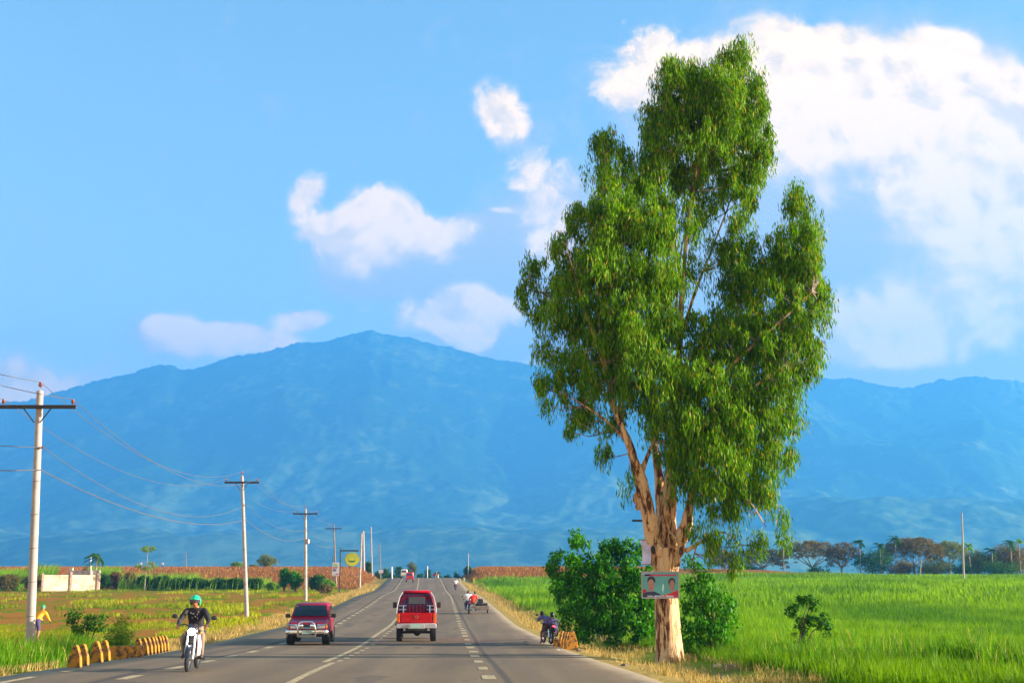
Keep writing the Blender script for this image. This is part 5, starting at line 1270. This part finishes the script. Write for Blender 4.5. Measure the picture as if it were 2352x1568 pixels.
def motorcycle(loc, rz, label, paint, lit=False, tail=False, lean=0, whitebars=False):
    o = empty("motorcycle", loc, rz, label, "motorcycle"); o.rotation_euler = (0, lean, rz)
    P = pmat("moto_paint_%s" % paint[0], paint[1], .25, coat=.6)
    for nm, y in (("wheel", .60), ("wheel", -.60)):
        mb = MB(); torus(mb, (0, y, .29), .245, .048); w = mb.build("wheel", RUB, o, smooth=True)
        mb = MB(); torus(mb, (0, y, .29), .20, .014, 24, 6)
        for k in range(6):
            a = math.pi*k/3; mb.tube([(0, y, .29), (0, y+.20*math.cos(a), .29+.20*math.sin(a))], .012, 5)
        mb.lathe([(.05, -.05), (.06, 0), (.05, .05)], 12, 'x', (0, y, .29)); mb.build("rim", RIM, w)
    for s in (-1, 1):
        mb = MB(); mb.tube([(s*.085, .60, .29), (s*.085, .54, .62), (s*.08, .46, .92)], [.028, .026, .022], 10); mb.build("fork", pmat("white_fork", (.7, .7, .7), .4) if whitebars else CHR, o, smooth=True)
        mb = MB(); mb.tube([(s*.05, .44, .98), (s*.18, .40, 1.03), (s*.36, .27, 1.00)], .013, 8); mb.build("handlebar", BLK, o, smooth=True)
        mb = MB(); mb.tube([(s*.28, .31, 1.02), (s*.34, .34, 1.13), (s*.40, .36, 1.18)], .007, 6); mb.ell((s*.44, .37, 1.20), (.075, .02, .05), 12, 8); mb.build("mirror", BLK, o, smooth=True)
        mb = MB(); mb.tube([(s*.10, -.60, .30), (s*.11, -.48, .62)], .028, 8); mb.build("shock_absorber", CHR, o, smooth=True)
        mb = MB(); mb.tube([(s*.08, 0, .27), (s*.26, 0, .27)], .018, 8); mb.build("footpeg", BLK, o)
        mb = MB(); mb.ell((s*.19, .42, .86), (.035, .05, .035), 10, 7); mb.build("indicator", pmat("amber_lens", (.7, .25, .03), .3), o, smooth=True)
        mb = MB()
        mb.loft([[(s*.10, .44, .88), (s*.16, .40, .86), (s*.17, .36, .84), (s*.11, .40, .86)], [(s*.12, .36, .62), (s*.21, .30, .60), (s*.21, .26, .58), (s*.13, .32, .60)], [(s*.10, .22, .34), (s*.17, .18, .36), (s*.17, .14, .34), (s*.10, .18, .32)]])
        mb.build("leg_shield", pmat("white_shield", (.60, .60, .62), .3, coat=.4) if whitebars and s < 0 else P, o, smooth=True, bevel=.01)
    mb = MB(); secs = []
    for a in np.linspace(.15, 2.6, 10): 
        y, z = .60+.30*math.cos(a), .29+.30*math.sin(a); secs.append([(-.06, y, z-.01), (-.03, y, z+.02), (.03, y, z+.02), (.06, y, z-.01)])
    mb.loft(secs, caps=False); mb.build("front_fender", P, o, smooth=True)
    mb = MB(); mb.loft([[(-.10, .50, 1.0), (.10, .50, 1.0), (.13, .52, .86), (0, .56, .74), (-.13, .52, .86)], [(-.08, .34, 1.06), (.08, .34, 1.06), (.12, .34, .86), (0, .34, .74), (-.12, .34, .86)]]); mb.build("headlight_cowl", P, o, smooth=True, bevel=.02)
    mb = MB(); mb.ell((0, .555, .88), (.085, .045, .075), 18, 12)
    mb.build("headlight", pmat("lit_headlight", (.9, .9, .9), .2, emit=((1, .93, .92), 14)) if lit else pmat("headlight_glass", (.6, .6, .62), .1), o, smooth=True)
    mb = MB(); mb.loft([[(-.10, .40, .80), (.10, .40, .80), (.08, .42, .60), (-.08, .42, .60)], [(-.13, .10, .84), (.13, .10, .84), (.10, .10, .55), (-.10, .10, .55)], [(-.12, -.10, .80), (.12, -.10, .80), (.10, -.1, .60), (-.10, -.1, .60)]]); mb.build("tank", P, o, smooth=True, bevel=.02)
    mb = MB(); mb.loft([[(-.11, -.02, .84), (.11, -.02, .84), (.12, -.02, .78), (-.12, -.02, .78)], [(-.14, -.30, .82), (.14, -.30, .82), (.14, -.3, .74), (-.14, -.3, .74)], [(-.12, -.75, .87), (.12, -.75, .87), (.11, -.75, .80), (-.11, -.75, .80)]]); mb.build("seat", BLK, o, smooth=True, bevel=.02)
    mb = MB(); mb.loft([[(-.10, -.10, .76), (.10, -.10, .76), (.08, -.1, .58), (-.08, -.1, .58)], [(-.11, -.70, .82), (.11, -.70, .82), (.08, -.7, .70), (-.08, -.7, .70)], [(-.05, -.90, .84), (.05, -.90, .84), (.04, -.9, .76), (-.04, -.9, .76)]]); mb.build("tail_cowl", P, o, smooth=True, bevel=.015)
    mb = MB(); mb.ell((0, -.90, .78), (.07, .03, .04), 12, 8); mb.build("tail_light", pmat("lit_tail_lamp", (.8, .02, .03), .3, emit=((1, .05, .07), 2.2)) if tail else pmat("tail_lens", (.5, .02, .02), .3), o, smooth=True)
    mb = MB(); mb.box((0, .10, .42), (.20, .30, .24)); mb.lathe([(.09, -.17), (.10, 0), (.09, .17)], 14, 'x', (0, 0, .36)); mb.tube([(0, .2, .44), (0, .34, .46)], .065, 10); mb.build("engine", ENG, o, bevel=.015)
    mb = MB(); mb.tube([(.10, .28, .38), (.13, .05, .22), (.15, -.35, .26), (.16, -.80, .38)], [.02, .022, .042, .045], 10); mb.build("exhaust", CHR, o, smooth=True)
    mb = MB(); mb.tube([(0, .46, .92), (0, .20, .56), (0, -.1, .45), (0, -.60, .30)], .03, 8); mb.tube([(0, .2, .56), (0, -.2, .72), (0, -.7, .78)], .02, 6); mb.build("frame", BLK, o)
    mb = MB(); mb.loft([[(-.07, -.72, .72), (.07, -.72, .72), (.07, -.72, .66), (-.07, -.72, .66)], [(-.07, -.90, .60), (.07, -.90, .60), (.07, -.88, .54), (-.07, -.88, .54)]]); mb.build("rear_fender", BLK, o)
    return o
def onground(px, py, dz=0): 
    b = G(px, py); off = b.x-float(xroad(b.y))
    if abs(off) < 6.9: b.z = float(zroad(b.y))+.055
    b.z += dz; return b
b = onground(441, 1545)
motorcycle(b, R(180+4), "black and white motorcycle with its headlight on, ridden towards the camera", ("black", (.03, .03, .04)), lit=True, lean=R(-3), whitebars=True)
figure("person", b, R(184), "person in green helmet, dark jacket and beige trousers riding towards the camera", RIDE,
       [pmat("rider_skin", (.38, .15, .07), .6), pmat("dark_jacket", (.012, .009, .014), .75), pmat("beige_trousers", (.26, .19, .13), .85), pmat("brown_shoes", (.10, .06, .04), .7)], helmet=(.02, .70, .28), hair=False)  # first slot: orange-brown skin of this rider
rider = bpy.data.objects['person']
mb = MB()
for (x, z, w_, h_) in ((-.085, 1.30, .03, .05), (-.06, 1.25, .02, .03), (.03, 1.26, .05, .03), (.085, 1.28, .025, .045), (-.02, 1.20, .03, .03), (.05, 1.17, .03, .02), (-.07, 1.16, .02, .03)):
    poly(mb, [(x-w_/2, z-h_/2), (x+w_/2, z-h_/3), (x+w_/2.4, z+h_/2), (x-w_/3, z+h_/2.2)], -.012+.005*x, .02)
o = mb.build('jacket_print', pmat('jacket_print_grey', (.20, .18, .17), .8), rider); o['kind'] = 'stuff'; o.location = (0, .005, 0)
# three-wheeler: motorcycle with an open sidecar
b = onground(1077, 1410); 
mc = motorcycle(b, R(4), "dark motorcycle with an open sidecar on its right, carrying two riders away", ("blue", (.03, .05, .12)))
s_ = b.y/FPX; sw = 41.5*s_
WD = pmat("sidecar_panel", (.20, .16, .12), .8, noise=.3)
pt = lambda nm, f, mt, **k: (lambda m_: (f(m_), m_.build(nm, mt, mc, **k)))(MB())
mb = MB(); mb.box((.95, -.15, .42), (1.05, 1.2, .30)); mb.build("sidecar_body", WD, mc, bevel=.03)
mb = MB(); mb.box((.95, -.35, .66), (.8, .4, .18)); mb.box((.80, -.60, .85), (.42, .12, .42)); mb.build("sidecar_seat", BLK, mc, bevel=.03)
mb = MB(); mb.tube([(.42, -.7, .58), (.42, -.7, .95), (.52, -.72, 1.0), (.62, -.7, .9)], .018, 6); mb.tube([(.05, .1, .45), (1.45, .1, .45)], .025, 6); mb.tube([(.05, -.5, .45), (1.45, -.5, .45)], .025, 6); mb.build("sidecar_frame", pmat("ochre_metal", (.5, .3, .08), .6), mc)
mb = MB(); torus(mb, (sw, -.2, .29), .24, .045); w = mb.build("sidecar_wheel", RUB, mc, smooth=True)
mb = MB(); torus(mb, (sw, -.2, .29), .20, .014, 24, 6)
for k in range(6):
    a = math.pi*k/3; mb.tube([(sw, -.2, .29), (sw, -.2+.20*math.cos(a), .29+.20*math.sin(a))], .012, 5)
mb.build("rim", RIM, w)
mb = MB(); mb.tube([(1.45, -.2, .42), (sw-.08, -.5, .60), (sw+.02, -.55, .74)], .022, 6); mb.build("wheel_guard_bar", CHR, mc, smooth=True)
figure("person", b, R(4), "person in a white shirt driving the motorcycle with the sidecar", {k: (v[0]-.06, v[1]+.05, v[2]+.02) for k, v in RIDE.items()},
       [SKIN, pmat("white_shirt", (.78, .76, .74), .8), pmat("blue_jeans", (.06, .08, .16), .85), pmat("dark_shoes", (.03, .025, .02), .7)], sleeves='short', trousers='long')
figure("person", b, R(4), "person in a bright red shirt leaning right behind the white shirted driver", {k: (v[0]+.22+max(0, v[2]-.9)*.25, v[1], v[2]-.10) for k, v in PILL.items()},
       [SKIN, pmat("red_shirt_cloth", (.85, .03, .01), .8), pmat("maroon_trousers", (.14, .04, .06), .85), pmat("dark_shoes", (.03, .025, .02), .7)], sleeves='short')
# distant rider near the crest
b = onground(1046.5, 1356)
motorcycle(b, R(4), "small distant motorcycle on the right lane edge before the crest", ("maroon", (.20, .03, .05)))
figure("person", b, R(4), "person in a white top on the small distant motorcycle", RIDE, [SKIN, pmat("white_shirt", (1, 1, 1)), pmat("maroon_trousers", (1, 1, 1)), pmat("dark_shoes", (1, 1, 1))], sleeves='short')
# stopped motorcycle beside the right markers
b = onground(1257, 1481)
motorcycle(b, R(14), "dark motorcycle with a red tail light stopped on the right shoulder beside the yellow markers", ("navy", (.02, .02, .06)), tail=True, lean=R(4)).scale = (.9, .9, .9)
ps_ = dict(RIDE); ps_.update(pelvis=(.02, -.42, .82), chest=(-.10, -.12, 1.06), neck=(-.17, .05, 1.20), head=(-.21, .14, 1.28), shoL=(-.32, -.0, 1.15), shoR=(.06, -.08, 1.17), elbL=(-.40, .12, .98), elbR=(.18, .06, .98), wriL=(-.30, .26, 1.0), wriR=(.28, .20, 1.0),
    hipL=(-.10, -.36, .80), kneL=(-.27, -.08, .50), ankL=(-.30, -.14, .09), toeL=(-.32, .02, .04), hipR=(.12, -.36, .80))
figure("person", b, R(14), "person in a purple blue shirt leaning forward on the stopped motorcycle, one foot down", ps_, s=.9, mats=
       [pmat("dark_skin", (.12, .06, .04), .7), pmat("purple_shirt", (.14, .11, .30), .85), pmat("dark_brown_trousers", (.10, .045, .035), .85), pmat("dark_shoes", (1, 1, 1))])
b = onground(1272, 1480)
sq = dict(pelvis=(0, -.12, .42), chest=(-.02, .0, .78), neck=(-.02, .06, .97), head=(-.02, .10, 1.10), shoL=(-.19, .02, .90), shoR=(.17, .02, .90), elbL=(-.24, .20, .70), elbR=(.22, .2, .70), wriL=(-.12, .36, .62), wriR=(.10, .36, .62),
    hipL=(-.10, -.08, .38), hipR=(.10, -.08, .38), kneL=(-.17, .26, .48), kneR=(.17, .26, .48), ankL=(-.13, .04, .10), ankR=(.13, .04, .10), toeL=(-.14, .18, .04), toeR=(.14, .18, .04))
figure("person", b, R(25), "dark haired person crouching between the stopped motorcycle and the yellow markers", sq,
       [pmat("dark_skin", (1, 1, 1)), pmat("indigo_shirt", (.07, .06, .17), .85), pmat("dark_brown_trousers", (1, 1, 1)), pmat("dark_shoes", (1, 1, 1))], hold=False)
# field worker behind the first pole: bending, back turned
b = at_ground(80, 55); 
bend = dict(pelvis=(0, 0, .86), chest=(.02, .22, 1.16), neck=(.0, .36, 1.30), head=(-.05, .45, 1.40), shoL=(-.18, .30, 1.22), shoR=(.20, .30, 1.22), elbL=(-.24, .44, 1.0), elbR=(.24, .44, .98), wriL=(-.18, .62, .86), wriR=(.2, .62, .84),
    hipL=(-.10, 0, .82), hipR=(.10, 0, .82), kneL=(-.11, .06, .46), kneR=(.12, .05, .46), ankL=(-.12, -.03, .09), ankR=(.13, -.03, .09), toeL=(-.13, .12, .04), toeR=(.14, .12, .04))
figure("person", b, R(-20), "person in bright orange shirt and green head cloth bending behind the nearest pole", bend,
       [SKIN, pmat("orange_shirt", (.95, .36, .01), .8), pmat("rolled_trousers", (.06, .05, .12), .85), pmat("bare_feet", (.25, .12, .07), .8)], trousers='short', helmet=None)
o = [x for x in bpy.data.objects if x.get('label', '').startswith('person in bright orange')][0]
for ch in list(o.children): ch.name = "head_cloth"; ch.data.materials.clear(); ch.data.materials.append(pmat("green_cloth", (.05, .30, .16), .8)); ch.scale = (1, 1, 1)
STND = dict(pelvis=(0, 0, .92), chest=(0, .03, 1.28), neck=(0, .03, 1.48), head=(0, .05, 1.62), shoL=(-.2, .02, 1.41), shoR=(.2, .02, 1.41), elbL=(-.27, .02, 1.14), elbR=(.27, .02, 1.14), wriL=(-.26, .14, .90), wriR=(.26, .14, .90),
    hipL=(-.10, 0, .88), hipR=(.10, 0, .88), kneL=(-.12, .05, .48), kneR=(.12, .0, .48), ankL=(-.12, 0, .09), ankR=(.12, -.08, .09), toeL=(-.13, .14, .04), toeR=(.13, .06, .04))
for i, (px, cl, cn, lb) in enumerate([(323, (.8, .75, .7), "white_shirt", "tiny distant person in white, left one of the three standing in the brown field"), (350.5, (.75, .12, .06), "red_shirt_cloth", "tiny distant person in red standing in the brown field"), (372.5, (.8, .78, .78), "white_shirt", "tiny distant person in white, right one of the three standing in the brown field")]):
    b = at_ground(px, 268); figure("person", b, R(150), lb, STND, [SKIN, pmat(cn, cl), pmat("blue_jeans", (1, 1, 1)), pmat("dark_shoes", (1, 1, 1))], sleeves='short', s=1.0)

# ------------------------------------------------------------------ cars
def wheel(parent, x, y, z, Rr, w, out, mat=RUB):
    mb = MB(); mb.lathe([(Rr*.62, -w/2), (Rr*.93, -w/2), (Rr, -w*.32), (Rr, w*.32), (Rr*.93, w/2), (Rr*.62, w/2)], 28, 'x', (x, y, z))
    for k in range(28):
        a = 2*math.pi*k/28; mb.box((x, y+Rr*math.cos(a), z+Rr*math.sin(a)), (w*.8, .03, .03), rot=(a, 0, 0))
    wo = mb.build("wheel", mat, parent)
    mb = MB(); s = 1 if out > 0 else -1
    mb.lathe([(Rr*.60, s*w*.30), (Rr*.58, s*w*.42), (Rr*.30, s*w*.34), (Rr*.16, s*w*.46), (.01, s*w*.48)], 20, 'x', (x, y, z)); mb.build("rim", RIM, wo, smooth=True)
def rect(hw, y, z0, z1, r=.04):
    return [(-hw+r, y, z0), (hw-r, y, z0), (hw, y, z0+r), (hw, y, z1-r), (hw-r, y, z1), (-hw+r, y, z1), (-hw, y, z1-r), (-hw, y, z0+r)]
def hrect(hw, y0, y1, z, r=.08):
    return [(-hw+r, y0, z), (hw-r, y0, z), (hw, y0+r, z), (hw, y1-r, z), (hw-r, y1, z), (-hw+r, y1, z), (-hw, y1-r, z), (-hw, y0+r, z)]
GLASS = pmat("tinted_glass", (.012, .016, .020), .06, spec=.6)
def suv(loc, rz, label):
    o = empty("car", loc, rz, label, "car")
    RED = pmat("dark_red_paint", (.27, .001, .022), .42, spec=.25, coat=.15)
    # hull runs front (+y) to rear; cabin above
    mb = MB()
    st = [(-2.15, .70, .52, .98), (-2.10, .80, .45, 1.04), (-1.0, .84, .42, 1.05), (.55, .84, .42, 1.05), (.75, .84, .42, 1.04), (1.5, .83, .44, .97), (2.0, .80, .48, .90), (2.12, .76, .52, .84)]
    mb.loft([rect(h, y, a, b, .07) for y, h, a, b in st]); mb.build("body", RED, o, smooth=True, bevel=.02)
    mb = MB(); mb.loft([hrect(.82, -2.08, .85, 1.03), hrect(.79, -2.03, .70, 1.18), hrect(.70, -1.92, .20, 1.56, .10), hrect(.66, -1.85, .10, 1.61, .14), hrect(.5, -1.6, -.1, 1.63, .2)]); mb.build("cabin", RED, o, smooth=True)
    def pane(nm, q): 
        mb = MB(); c = sum((Vector(p) for p in q), Vector())/4; n = (Vector(q[1])-Vector(q[0])).cross(Vector(q[2])-Vector(q[0])).normalized()
        if n.dot(c-Vector((0, -.6, 1.2))) < 0: n = -n
        v = [Vector(p)+n*.012 for p in q]; mb.add(v+[p-n*.03 for p in v], [(0, 1, 2, 3), (7, 6, 5, 4)]+[(i, (i+1) % 4, 4+(i+1) % 4, 4+i) for i in range(4)]); return mb.build(nm, GLASS, o)
    pane("windshield", [(-.73, .80, 1.12), (.73, .80, 1.12), (.63, .262, 1.53), (-.63, .262, 1.53)])
    for s in (-1, 1):
        pane("side_window", [(s*.800, .50, 1.12), (s*.800, -.30, 1.12), (s*.712, -.30, 1.49), (s*.712, .18, 1.49)])
        pane("side_window", [(s*.800, -.40, 1.12), (s*.800, -1.80, 1.12), (s*.712, -1.70, 1.49), (s*.712, -.40, 1.49)])
        mb = MB(); mb.box((s*.96, .62, 1.12), (.20, .10, .16)); mb.tube([(s*.80, .62, 1.08), (s*.90, .62, 1.10)], .02, 6); mb.build("mirror", BLK, o, bevel=.03)
        mb = MB(); mb.box((s*.56, 2.115, .74), (.30, .07, .17)); mb.build("headlight", pmat("headlight_lens", (.50, .50, .48), .1, .3), o, bevel=.02)
        mb = MB(); mb.box((s*.765, 2.07, .74), (.10, .08, .15)); mb.build("indicator", pmat("amber_lens", (1, 1, 1)), o, bevel=.02)
        mb = MB(); mb.ell((s*.235, 2.44, .77), (.10, .055, .10), 16, 10); mb.build("fog_lamp", CHR, o, smooth=True)
        mb = MB(); mb.loft([[(s*.84, y-.0, z) for y, z in ()]]) if False else None
    mb = MB(); mb.box((0, 2.125, .74), (.74, .05, .17)); mb.build("grille", BLK, o, bevel=.01)
    mb = MB(); mb.loft([rect(.86, 2.08, .44, .60, .05), rect(.88, 2.16, .42, .62, .06), rect(.82, 2.26, .44, .60, .06), rect(.70, 2.30, .46, .58, .05)]); mb.build("bumper", pmat("chromed_bumper", (.62, .60, .60), .18, .9), o, smooth=True)
    mb = MB(); mb.tube([(-.36, 2.36, .34), (-.36, 2.40, .62), (-.30, 2.42, .86), (-.22, 2.42, .93), (.22, 2.42, .93), (.30, 2.42, .86), (.36, 2.40, .62), (.36, 2.36, .34)], .035, 10)
    mb.tube([(-.36, 2.40, .62), (-.50, 2.38, .80), (-.80, 2.30, .82)], .028, 8); mb.tube([(.36, 2.40, .62), (.50, 2.38, .80), (.80, 2.30, .82)], .028, 8); mb.tube([(-.34, 2.41, .68), (.34, 2.41, .68)], .025, 8)
    mb.build("bull_bar", CHR, o, smooth=True)
    mb = MB(); mb.box((0, 2.38, .52), (.40, .02, .16)); mb.build("licence_plate", pmat("plate_green_grey", (.30, .42, .38), .5), o, bevel=.005)
    mb = MB(); mb.box((0, 2.25, .36), (.70, .05, .10)); mb.build("skid_plate", pmat("dull_metal", (.20, .19, .18), .6, .5), o, bevel=.01)
    mb = MB(); disc(mb, (.60, 1.475), .035, .035, 0, 12); q = mb.build("sticker", pmat("sticker_yellow", (.7, .6, .1), .5), o); q.location = (0, .33, 0)
    for s in (-1, 1):
        for y in (1.38, -1.32):
            wheel(o, s*.73, y, .37, .37, .31, s)
            mb = MB(); secs = [[(s*(.82+dx), y+.42*math.cos(a), .36+.42*math.sin(a)) for dx in (0, .05)]+[(s*(.82+dx), y+.37*math.cos(a), .36+.37*math.sin(a)) for dx in (.05, 0)] for a in np.linspace(-.1, math.pi+.1, 12)]
            mb.loft(secs); mb.build("wheel_arch", pmat("grey_cladding", (.22, .17, .17), .6), o)
    mb = MB(); mb.box((0, 0, .42), (1.4, 3.9, .14)); mb.tube([(-.7, 1.38, .34), (.7, 1.38, .34)], .05, 8); mb.tube([(-.7, -1.32, .34), (.7, -1.32, .34)], .05, 8); mb.build("chassis", BLK, o)
    return o
b = onground(700, 1484)
car_ = suv(b+Vector((-.06, 1.95, 0)), R(180+4), "dark red off road car with chrome bull bar coming towards the camera"); car_.scale = (.93, .93, .95)
def pickup(loc, rz, label):
    o = empty("pickup_truck", loc, rz, label, "pickup truck")
    RED = pmat("bright_red_paint", (.58, .001, .004), .4, spec=.25, coat=.2); DRD = pmat("deep_red_paint", (.12, .002, .016), .5, spec=.2)
    mb = MB(); mb.loft([rect(.78, -2.30, .74, 1.16, .05), rect(.81, -2.2, .72, 1.17, .05), rect(.82, 2.0, .70, 1.15, .06), rect(.76, 2.35, .74, 1.02, .06)]); mb.build("body", RED, o, smooth=True, bevel=.015)
    mb = MB(); mb.loft([hrect(.80, -2.22, -.35, 1.15, .05), hrect(.76, -2.16, -.35, 1.45, .05), hrect(.65, -2.05, -.35, 1.84, .06), hrect(.54, -1.98, -.38, 1.99, .08)])
    mb.build("canopy", DRD, o, smooth=True)
    mb = MB(); mb.loft([hrect(.56, -2.04, -.34, 1.985, .06), hrect(.54, -2.0, -.38, 2.05, .06), hrect(.46, -1.9, -.45, 2.07, .06)]); mb.build("canopy_roof", RED, o, smooth=True)
    mb = MB(); mb.loft([hrect(.80, -.33, 1.15, 1.14, .05), hrect(.74, -.33, .85, 1.42, .05), hrect(.62, -.30, .45, 1.72, .08), hrect(.5, -.25, .35, 1.76, .1)]); mb.build("cab", RED, o, smooth=True)
    def slab(nm, q, mt, th=.025, y=1):
        mb = MB(); n = Vector((0, -1, .12)).normalized(); v = [Vector(p)+n*th for p in q]; mb.add(v+[Vector(p)-n*.01 for p in q], [(0, 1, 2, 3), (7, 6, 5, 4)]+[(i, (i+1) % 4, 4+(i+1) % 4, 4+i) for i in range(4)]); return mb.build(nm, mt, o, bevel=.006)
    yb = lambda z: float(np.interp(z, [1.15, 1.45, 1.84, 1.99], [-2.22, -2.16, -2.05, -1.98]))
    Q = lambda x0, x1, z0, z1, k=1: [(x0, yb(z0), z0), (x1, yb(z0), z0), (x1*k, yb(z1), z1), (x0*k, yb(z1), z1)]
    slab("rear_glass", Q(-.66, .66, 1.34, 1.92, .82), pmat("purple_tinted_glass", (.05, .010, .035), .15), .012)
    slab("through_light", Q(-.34, .34, 1.52, 1.80, .97), pmat("through_light_grey", (.07, .065, .065), .4), .022)  # opaque grey panel: light coming through the canopy, painted onto the rear glass
    for x in (-.30, -.15, 0, .15, .30): slab("slat", Q(x-.035, x+.035, 1.20, 1.48), DRD, .03)
    for s in (-1, 1):
        for z in (1.27, 1.42): slab("guard_bar", Q(s*.42 if s > 0 else -.74, s*.74 if s > 0 else -.42, z, z+.05), pmat("pale_bar", (.24, .22, .25), .4, .4), .05)
        slab("guard_upright", Q(s*.54-.02, s*.54+.02, 1.17, 1.46), CHR, .06)
        mb = MB(); mb.tube([(s*.815, -2.26, 1.14), (s*.79, -2.20, 1.42), (s*.70, -2.10, 1.80), (s*.58, -2.05, 1.99)], .017, 8); mb.build("side_trim", pmat("bright_trim", (.6, .6, .58), .35, .3), o, smooth=True)
        mb = MB(); mb.box((s*.74, -2.315, .95), (.11, .05, .34)); mb.build("tail_light", pmat("tail_lens_orange", (.75, .12, .02), .25), o, bevel=.015)
        mb = MB(); mb.box((s*.95, .75, 1.42), (.17, .09, .24)); mb.tube([(s*.78, .75, 1.34), (s*.90, .75, 1.38)], .018, 6); mb.build("mirror", BLK, o, bevel=.03)
        for y in (-1.45, 1.5): wheel(o, s*.70, y, .36, .36, .24, s)
        mb = MB(); mb.tube([(s*.82, -2.2, .78), (s*.86, -2.1, .70), (s*.86, -1.2, .64)], .03, 6); mb.build("side_bar", CHR, o, smooth=True)
    mb = MB(); mb.box((0, -2.315, .96), (1.26, .04, .36)); tg = mb.build("tailgate", RED, o, bevel=.02)
    mb = MB(); torus(mb, (0, 0, 0), .055, .012, 18, 6, 'z'); e = mb.build("emblem", CHR, tg, smooth=True); e.location = (0, -2.345, 1.0); e.rotation_euler = (R(90), 0, 0)
    mb = MB(); mb.loft([rect(.80, -2.30, .56, .74, .03), rect(.82, -2.40, .55, .75, .04), rect(.80, -2.44, .57, .73, .04)]); mb.build("bumper", pmat("white_bumper", (.5, .46, .48), .35, .2), o, smooth=True)
    mb = MB(); mb.box((0, -2.46, .63), (.66, .03, .19)); pl = mb.build("licence_plate_box", pmat("plate_surround", (.50, .50, .48), .3, .4), o, bevel=.01)
    mb = MB(); mb.box((-.02, -2.48, .64), (.44, .012, .13)); mb.build("licence_plate", pmat("plate_white_green", (.42, .62, .52), .5), pl)
    mb = MB(); mb.tube([(-.7, -1.45, .36), (.7, -1.45, .36)], .055, 10); mb.ell((.03, -1.45, .36), (.15, .17, .15), 14, 10); mb.build("rear_axle", BLK, o, smooth=True)
    mb = MB(); mb.box((0, 0, .62), (1.0, 4.2, .16)); mb.box((0, -2.0, .50), (.9, .4, .14)); mb.build("chassis", BLK, o)
    return o
b = onground(957, 1474.5)
pickup(b+Vector((-.12, 1.45, 0)), R(4), "bright red pickup with a tall tinted canopy driving away in the right lane")
# distant red jeep and pale jeep, seen end on
def far_jeep(px, py, w, h, label, paint, dark, front=False):
    b = onground(px, py); s = b.y/FPX; Wd, H = w*s, h*s
    o = empty("jeep", b, R(4), label, "jeep"); P = pmat("cream_paint" if front else "far_red_paint", paint, .4)
    mb = MB(); mb.loft([rect(Wd/2, 0, .25*H, .62*H, .05), rect(Wd/2, 3.2, .25*H, .62*H, .05)]); mb.build("body", P, o, bevel=.04)
    mb = MB(); mb.loft([hrect(Wd*.49, 0.02, 2.9, .61*H, .08), hrect(Wd*.44, .12, 2.6, .97*H, .12), hrect(Wd*.40, .2, 2.5, H, .12)]); mb.build("cabin", P, o, smooth=True)
    mb = MB(); mb.box((0, .03, .77*H), (Wd*.74, .07, .2*H)); mb.build("window", pmat("far_window", dark, .2), o, bevel=.02)
    for s_ in (-1, 1):
        mb = MB(); mb.lathe([(.1, -.1), (.36, -.1), (.38, 0), (.36, .1), (.1, .1)], 16, 'x', (s_*Wd*.42, .5, .36)); mb.build("wheel", RUB, o)
        mb = MB(); mb.box((s_*Wd*.42, -.02, .5*H), (.12, .05, .14)); mb.build("lamp", pmat("lamp_red", (.7, .1, .04), .4) if not front else pmat("headlight_lens", (1, 1, 1)), o)
    mb = MB(); mb.box((0, -.03, .33*H), (Wd*.9, .08, .12)); mb.build("bumper", pmat("dull_metal", (1, 1, 1)), o)
    return o
far_jeep(941, 1337, 17.5, 22, "distant high red jeep driving away left of the crest", (.50, .012, .03), (.05, .03, .08))
far_jeep(928, 1329, 15, 21, "distant pale cream jeep ahead of the red one at the crest", (.62, .58, .45), (.10, .12, .14), True)
haze()
